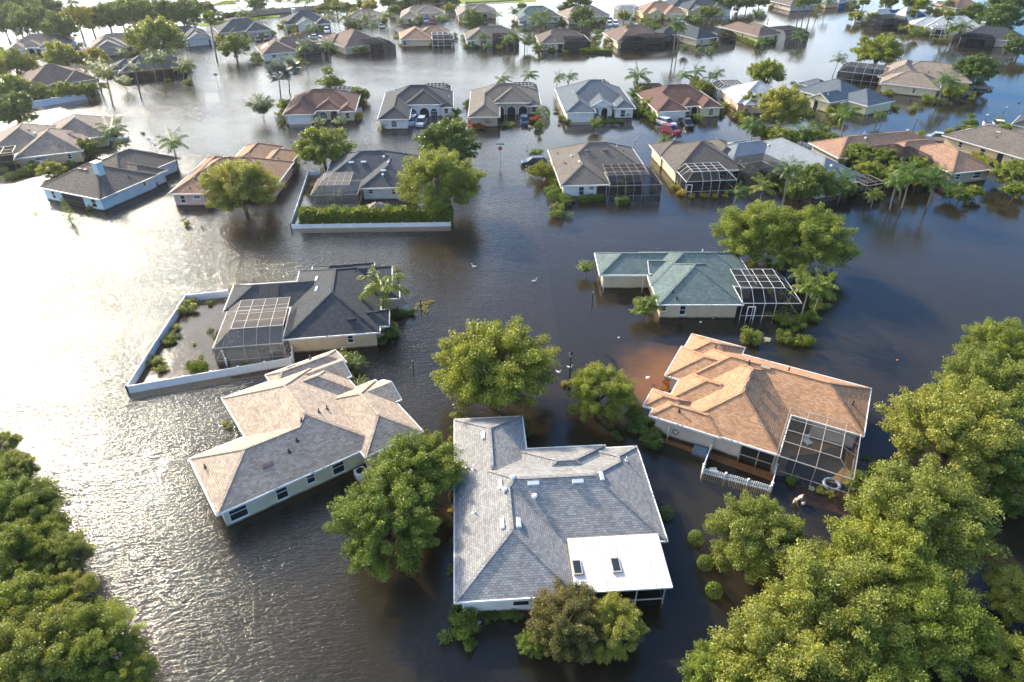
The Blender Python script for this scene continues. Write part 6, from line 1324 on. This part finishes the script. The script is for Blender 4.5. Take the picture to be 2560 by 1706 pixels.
# ------------------------------------------------------------------ ground, drives, water
def mat_ground():
    m, nt, out = newmat('drowned_lawn'); p = N(nt, 'ShaderNodeBsdfPrincipled'); p.inputs['Roughness'].default_value = 1; g = N(nt, 'ShaderNodeNewGeometry')
    n = N(nt, 'ShaderNodeTexNoise'); n.inputs['Scale'].default_value = .12; n.inputs['Detail'].default_value = 6; L(nt, g.outputs['Position'], n.inputs['Vector'])
    mx = N(nt, 'ShaderNodeMix', data_type='RGBA'); mx.inputs['A'].default_value = (.012,.016,.010,1); mx.inputs['B'].default_value = (.028,.030,.020,1); L(nt, n.outputs['Fac'], mx.inputs['Factor']); L(nt, mx.outputs['Result'], p.inputs['Base Color']); L(nt, p.outputs[0], out.inputs[0]); return m
S = 2500
def sheet(name, pts, z, m, th=0):
    b = MB(); b.face([(x, y, z) for x, y in pts]); o = b.build(name, m); tag(o, kind='structure'); return o
sheet('ground', [(-S,-S),(S,-S),(S,S),(-S,S)], -.9, mat_ground())
M_PAVER = mat_simple('brick_paver', (.54,.32,.19), .9, .2, .3, 2.5); M_DECK = mat_simple('ochre_pool_deck', (.70,.53,.32), .9, .2, .2, 1.2); M_POOL = mat_simple('pool_plaster', (.03,.04,.05), .8); M_ASPH = mat_simple('asphalt', (.05,.05,.05), .95, .2, .3, 1.5); M_CONC = mat_simple('concrete', (.36,.33,.28), .95, .2, .25, 1.0)
def mat_depth_fade(name, col, cx, cy, r0, r1):
    """paving painted darker away from the house, as light lost in deepening water"""
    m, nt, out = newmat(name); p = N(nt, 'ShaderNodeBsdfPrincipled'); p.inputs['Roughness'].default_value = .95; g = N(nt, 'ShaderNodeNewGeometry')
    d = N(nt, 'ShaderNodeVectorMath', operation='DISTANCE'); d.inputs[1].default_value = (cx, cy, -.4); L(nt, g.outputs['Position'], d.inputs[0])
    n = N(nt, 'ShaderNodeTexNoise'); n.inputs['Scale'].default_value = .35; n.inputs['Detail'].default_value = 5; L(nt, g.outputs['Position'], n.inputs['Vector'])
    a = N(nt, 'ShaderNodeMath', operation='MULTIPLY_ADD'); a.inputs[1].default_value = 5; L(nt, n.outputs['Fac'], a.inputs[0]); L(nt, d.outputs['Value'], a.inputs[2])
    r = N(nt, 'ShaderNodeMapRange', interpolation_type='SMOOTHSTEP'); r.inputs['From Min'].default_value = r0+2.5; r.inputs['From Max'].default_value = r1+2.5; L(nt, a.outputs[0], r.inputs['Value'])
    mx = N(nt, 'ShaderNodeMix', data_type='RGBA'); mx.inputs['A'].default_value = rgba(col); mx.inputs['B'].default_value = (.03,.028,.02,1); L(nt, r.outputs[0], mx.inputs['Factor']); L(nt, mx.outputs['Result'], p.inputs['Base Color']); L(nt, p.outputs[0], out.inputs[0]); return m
M_DRIVE = mat_depth_fade('depth_fade_brick_drive', (.46,.27,.135), *G(1730, 960), 3.0, 10.0)  # brick colour painted to fade with distance, for light lost in deeper water
M_MULCH = mat_simple('red_mulch', (.12,.06,.03), 1, .1, .4, 4)
g_ = lambda L_, z: [G(px, py, z) for px, py in L_]
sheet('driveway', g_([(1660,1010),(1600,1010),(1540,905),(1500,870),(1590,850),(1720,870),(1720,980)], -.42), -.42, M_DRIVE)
sheet('path', g_([(1640,1060),(1930,1165),(1935,1205),(1640,1100)], -.40), -.40, M_PAVER)
sheet('pool_deck', g_([(1925,1030),(2145,1075),(2135,1215),(1960,1190),(1925,1190)], -.30), -.30, M_DECK)
sheet('pool_floor', g_([(1975,1140),(2040,1135),(2075,1118),(2115,1125),(2110,1165),(2085,1192),(2040,1206),(1985,1200),(1962,1175)], -.296), -.296, M_POOL)
sheet('garden_bed', g_([(1985,1200),(2150,1235),(2180,1290),(2140,1300),(1995,1250)], -.36), -.36, M_MULCH)
sheet('patio', g_([(560,905),(720,880),(740,925),(580,950)], -.12), -.12, M_MULCH)
sheet('road', g_([(1100,420),(1330,420),(1420,1000),(1130,1000)], -.86), -.86, M_ASPH)
# strips of lawn that still stand above the flood in the far corner
def bank(pts, label):
    P = g_(pts, 0.06); b = MB(); b.face([(x, y, .07) for x, y in P])
    for k in range(len(P)): a, c = P[k], P[(k+1)%len(P)]; b.face([(a[0],a[1],-.9),(c[0],c[1],-.9),(c[0],c[1],.07),(a[0],a[1],.07)])
    o = b.build('lawn', mat_simple('bright_grass', (.20,.27,.035), .95, .2, .35, .6)); tag(o, kind='structure')  # bright yellow-green is the lawn's own colour
    rng = np.random.default_rng(int(pts[0][0])); P = np.array(P); n = 2500; w = rng.dirichlet(np.ones(len(P))*.7, n); Q = w@P; Q = np.column_stack([Q, np.full(n,.18)]); d = rng.normal(size=(n,3))*.3+np.array([0,0,1.0]); U = unit(d)*.16; V = unit(rng.normal(size=(n,3)))*.10
    g = bpy.data.objects.new('grass', quads_mesh('grass', Q, U, V, LEAFM['grass'])); C.objects.link(g); tag(g, label, 'grass', kind='stuff')
bank([(250,26),(300,12),(345,2),(400,-8),(330,-10),(262,8),(195,24)], 'bright green grass strip beyond the dark tree line'); bank([(525,14),(590,8),(585,2),(560,3)], 'bright lime grass strip beside the far flooded road')
bank([(0,165),(22,148),(8,118),(-30,110),(-40,170)], 'bright lime grass at the photo edge near the arched porch'); bank([(740,2),(775,1),(770,-6),(735,-5)], 'small grass island beyond the thin street palms'); bank([(490,60),(620,45),(700,38),(700,42),(620,52),(500,66)], 'mown grass verge before the far cream wall')
bank([(875,-2),(1120,-6),(1120,8),(1180,10),(1340,4),(1340,-4),(1200,-14),(900,-14)], 'green bank at the far lake side')
wb = MB(); wb.face([(-S,-S,0),(S,-S,0),(S,S,0),(-S,S,0)]); tag(wb.build('water', mat_water('flood_water')), kind='structure')
M_CALM = mat_water('sheltered_flood_water', .12)
sheet('water', g_([(568,745),(470,757),(324,982),(730,910),(650,880),(566,870)], .005), .005, M_CALM)
sheet('water', g_([(797,440),(774,441),(732,568),(1124,562),(1030,470),(800,470)], .005), .005, M_CALM)
# ------------------------------------------------------------------ sky, sun, camera
w = bpy.data.worlds.new('World'); SC.world = w; w.use_nodes = True; nt = w.node_tree; nt.nodes.clear()
out = N(nt, 'ShaderNodeOutputWorld'); bg = N(nt, 'ShaderNodeBackground'); bg.inputs['Strength'].default_value = SKY_STR
sky = N(nt, 'ShaderNodeTexSky', sky_type='NISHITA'); sky.sun_disc = False; sky.sun_elevation = SUN_EL; sky.sun_rotation = SUN_AZ; sky.dust_density = 0.6; sky.air_density = 1.0; sky.ozone_density = 1.0
tc = N(nt, 'ShaderNodeTexCoord'); sx = N(nt, 'ShaderNodeSeparateXYZ'); L(nt, tc.outputs['Generated'], sx.inputs[0])
ad = N(nt, 'ShaderNodeMath', operation='ADD'); ad.inputs[1].default_value = .22; mxz = N(nt, 'ShaderNodeMath', operation='MAXIMUM'); mxz.inputs[1].default_value = 0; L(nt, sx.outputs['Z'], mxz.inputs[0]); L(nt, mxz.outputs[0], ad.inputs[0])
dv = N(nt, 'ShaderNodeVectorMath', operation='DIVIDE'); cb = N(nt, 'ShaderNodeCombineXYZ'); L(nt, ad.outputs[0], cb.inputs[0]); L(nt, ad.outputs[0], cb.inputs[1]); cb.inputs[2].default_value = 1
L(nt, tc.outputs['Generated'], dv.inputs[0]); L(nt, cb.outputs[0], dv.inputs[1])
mp = N(nt, 'ShaderNodeMapping'); mp.inputs['Scale'].default_value = (1.0, 1.35, 0); mp.inputs['Location'].default_value = CLOUD_LOC; mp.inputs['Rotation'].default_value = (0,0,R(25)); L(nt, dv.outputs[0], mp.inputs['Vector'])
cn = N(nt, 'ShaderNodeTexNoise'); cn.inputs['Scale'].default_value = 1.15; cn.inputs['Detail'].default_value = 7; cn.inputs['Roughness'].default_value = .55; cn.inputs['Distortion'].default_value = .4; L(nt, mp.outputs[0], cn.inputs['Vector'])
cr = N(nt, 'ShaderNodeMapRange', interpolation_type='SMOOTHSTEP'); cr.inputs['From Min'].default_value = .47; cr.inputs['From Max'].default_value = .62
# the cloud deck thickens towards the horizon
lo = N(nt, 'ShaderNodeMapRange', interpolation_type='SMOOTHSTEP'); lo.inputs['From Min'].default_value = math.sin(R(10)); lo.inputs['From Max'].default_value = math.sin(R(25)); lo.inputs['To Min'].default_value = .24; lo.inputs['To Max'].default_value = -.07; L(nt, sx.outputs['Z'], lo.inputs['Value'])
la = N(nt, 'ShaderNodeMath', operation='ADD'); L(nt, cn.outputs['Fac'], la.inputs[0]); L(nt, lo.outputs[0], la.inputs[1]); lx = N(nt, 'ShaderNodeMath', operation='MULTIPLY_ADD'); lx.inputs[1].default_value = CLOUD_WEST; L(nt, sx.outputs['X'], lx.inputs[0]); L(nt, la.outputs[0], lx.inputs[2]); L(nt, lx.outputs[0], cr.inputs['Value'])
ml = N(nt, 'ShaderNodeMath', operation='MULTIPLY'); ml.inputs[1].default_value = .92; L(nt, cr.outputs[0], ml.inputs[0])
sb = N(nt, 'ShaderNodeMapRange', interpolation_type='SMOOTHSTEP'); sb.inputs['From Min'].default_value = -.5; sb.inputs['From Max'].default_value = .25; sb.inputs['To Min'].default_value = .5; sb.inputs['To Max'].default_value = 1.0; L(nt, sx.outputs['Y'], sb.inputs['Value'])
mk_ = N(nt, 'ShaderNodeMath', operation='MULTIPLY'); L(nt, ml.outputs[0], mk_.inputs[0]); L(nt, sb.outputs[0], mk_.inputs[1]); ml = mk_
cm = N(nt, 'ShaderNodeMix', data_type='RGBA'); cm.inputs['B'].default_value = CLOUD_COL; L(nt, ml.outputs[0], cm.inputs['Factor']); st = N(nt, 'ShaderNodeMix', data_type='RGBA', blend_type='MULTIPLY'); st.inputs['Factor'].default_value = 1; st.inputs['B'].default_value = SKY_TINT; L(nt, sky.outputs[0], st.inputs['A']); L(nt, st.outputs['Result'], cm.inputs['A'])
# veil of bright cloud around the sun
dt = N(nt, 'ShaderNodeVectorMath', operation='DOT_PRODUCT'); dt.inputs[1].default_value = (math.sin(SUN_AZ)*math.cos(SUN_EL), math.cos(SUN_AZ)*math.cos(SUN_EL), math.sin(SUN_EL)); L(nt, tc.outputs['Generated'], dt.inputs[0])
prev = cm.outputs['Result']
for c0, c1, col in VEIL:
    vl = N(nt, 'ShaderNodeMapRange', interpolation_type='SMOOTHERSTEP'); vl.inputs['From Min'].default_value = math.cos(R(c0)); vl.inputs['From Max'].default_value = math.cos(R(c1)); L(nt, dt.outputs['Value'], vl.inputs['Value'])
    va = N(nt, 'ShaderNodeMix', data_type='RGBA', blend_type='ADD'); va.inputs['B'].default_value = col; L(nt, vl.outputs[0], va.inputs['Factor']); L(nt, prev, va.inputs['A']); prev = va.outputs['Result']
L(nt, va.outputs['Result'], bg.inputs['Color']); L(nt, bg.outputs[0], out.inputs[0])
sun = bpy.data.lights.new('sun', 'SUN'); sun.energy = SUN_STR; sun.angle = R(.55); sun.color = (1.0, .86, .66); so = bpy.data.objects.new('sun', sun); C.objects.link(so)
d = Vector((-math.sin(SUN_AZ)*math.cos(SUN_EL), -math.cos(SUN_AZ)*math.cos(SUN_EL), -math.sin(SUN_EL))); so.rotation_euler = d.to_track_quat('-Z', 'Y').to_euler(); so.location = (-40, 60, 60)
cam = bpy.data.cameras.new('camera'); cam.sensor_width = 36; cam.lens = 36*FPX/2560; cam.clip_end = 6000; cam.clip_start = .5
co = bpy.data.objects.new('camera', cam); C.objects.link(co); co.location = (0,0,CH); co.rotation_euler = (math.pi/2-PITCH, 0, 0); SC.camera = co
if HAZE:
    hb = MB(); hb.box(-700,-120,-2.0,700,900,CH+4); m, nt2, out2 = newmat('haze_air'); pv = N(nt2, 'ShaderNodeVolumePrincipled'); pv.inputs['Color'].default_value = (.95,.96,1,1); pv.inputs['Density'].default_value = HAZE; pv.inputs['Anisotropy'].default_value = .55; L(nt2, pv.outputs[0], out2.inputs['Volume'])
    tag(hb.build('haze', m), 'thin pale morning haze over the flooded streets', 'haze', kind='stuff')
SC.view_settings.view_transform = 'Standard'; SC.view_settings.look = 'None'; SC.view_settings.exposure = EXPOSURE; SC.view_settings.gamma = 1
SC.render.engine = 'CYCLES'; cy = SC.cycles; cy.max_bounces = 7; cy.diffuse_bounces = 3; cy.glossy_bounces = 3; cy.transmission_bounces = 3; cy.transparent_max_bounces = 16; cy.volume_bounces = 0; cy.sample_clamp_indirect = 4; cy.use_denoising = True
cy.caustics_reflective = False; cy.caustics_refractive = False
# ------------------------------------------------------------------ labels of the many plants: what stands near each, then what sets look-alikes apart
def near(x, y, k=2):
    out = []
    for sh, hx, hy, hw, hd, a in HOUSES:
        dx, dy = x-hx, y-hy; lx = abs(dx*math.cos(a)+dy*math.sin(a)); ly = abs(-dx*math.sin(a)+dy*math.cos(a)); out.append((math.hypot(max(0, lx-hw), max(0, ly-hd)), sh, hx, hy))
    return sorted(out)[:k]
def rel(x, y, hx, hy):
    b = math.atan2(hx, hy); dx, dy = x-hx, y-hy; fx, fy = math.sin(b), math.cos(b); f = dx*fx+dy*fy; s_ = dx*fy-dy*fx
    return ('behind' if f > 0 else 'in front of') if abs(f) > abs(s_)*.9 else 'beside'
cand = []
for t_ in THINGS:
    o, look, cat, grp, x, y, sz = t_; n = near(x, y); cand.append([look, rel(x, y, n[0][2], n[0][3]), n[0][1], n[1][1], t_])
from collections import defaultdict
def groups(items, key):
    d = defaultdict(list)
    for i in items: d[key(i)].append(i)
    return d
ORD = ['', 'second', 'third', 'fourth', 'fifth', 'sixth', 'seventh', 'eighth', 'ninth', 'tenth', 'eleventh', 'twelfth', 'thirteenth', 'fourteenth', 'fifteenth', 'sixteenth', 'seventeenth', 'eighteenth']
def finish(i, text): i[4][0]['label'] = text
for k, g1 in groups(cand, lambda i: (i[0], i[1], i[2])).items():
    base = '%s %s %s' % k
    if len(g1) == 1: finish(g1[0], base); continue
    for k2, g2 in groups(g1, lambda i: i[3]).items():
        b2 = base
        if len(g1) != len(g2):
            lw = k[0].split(); tail = '%s %s towards %s' % (k[1], k[2].replace(' house', ''), k2.replace('the ', '', 1).replace(' house', ''))
            while len(lw) > 2 and len(lw)+len(tail.split()) > 13: lw.pop(0)
            b2 = ' '.join(lw)+' '+tail
        if len(g2) == 1: finish(g2[0], b2); continue
        gs = sorted(g2, key=lambda i: -i[4][6])
        adj = ('tallest', 'shortest') if k[0].find('palm') >= 0 else ('largest', 'smallest')
        if len(gs) == 2 and gs[0][4][6] > 1.12*gs[1][4][6]:
            a2 = ('taller', 'shorter') if adj[0] == 'tallest' else ('larger', 'smaller'); finish(gs[0], a2[0]+' '+b2); finish(gs[1], a2[1]+' '+b2); continue
        gx = sorted(g2, key=lambda i: i[4][4]/max(1, i[4][5])); n_ = len(gx); W_ = ['', '', 'two', 'three', 'four', 'five', 'six', 'seven', 'eight', 'nine', 'ten', 'eleven', 'twelve', 'thirteen', 'fourteen', 'fifteen', 'sixteen', 'seventeen', 'eighteen'][min(n_, 18)]
        for q, i in enumerate(gx):
            if i is gs[0] and gs[0][4][6] > 1.12*gs[1][4][6]: finish(i, adj[0]+' '+b2)
            elif i is gs[-1] and gs[-2][4][6] > 1.12*gs[-1][4][6]: finish(i, adj[1]+' '+b2)
            else: finish(i, ('leftmost ' if q == 0 else 'rightmost ' if q == n_-1 else ORD[min(q, 17)]+' from left, ')+b2)
for t_ in THINGS: tag(t_[0], None, t_[2], t_[3])
seen = defaultdict(list)
for o in C.objects:
    if o.parent is None and o.get('label'): seen[o['label']].append(o)
for k, v in seen.items():
    if len(v) > 1: print('DUP', k, len(v))
    if len(k.split()) > 16: print('LONG', k)
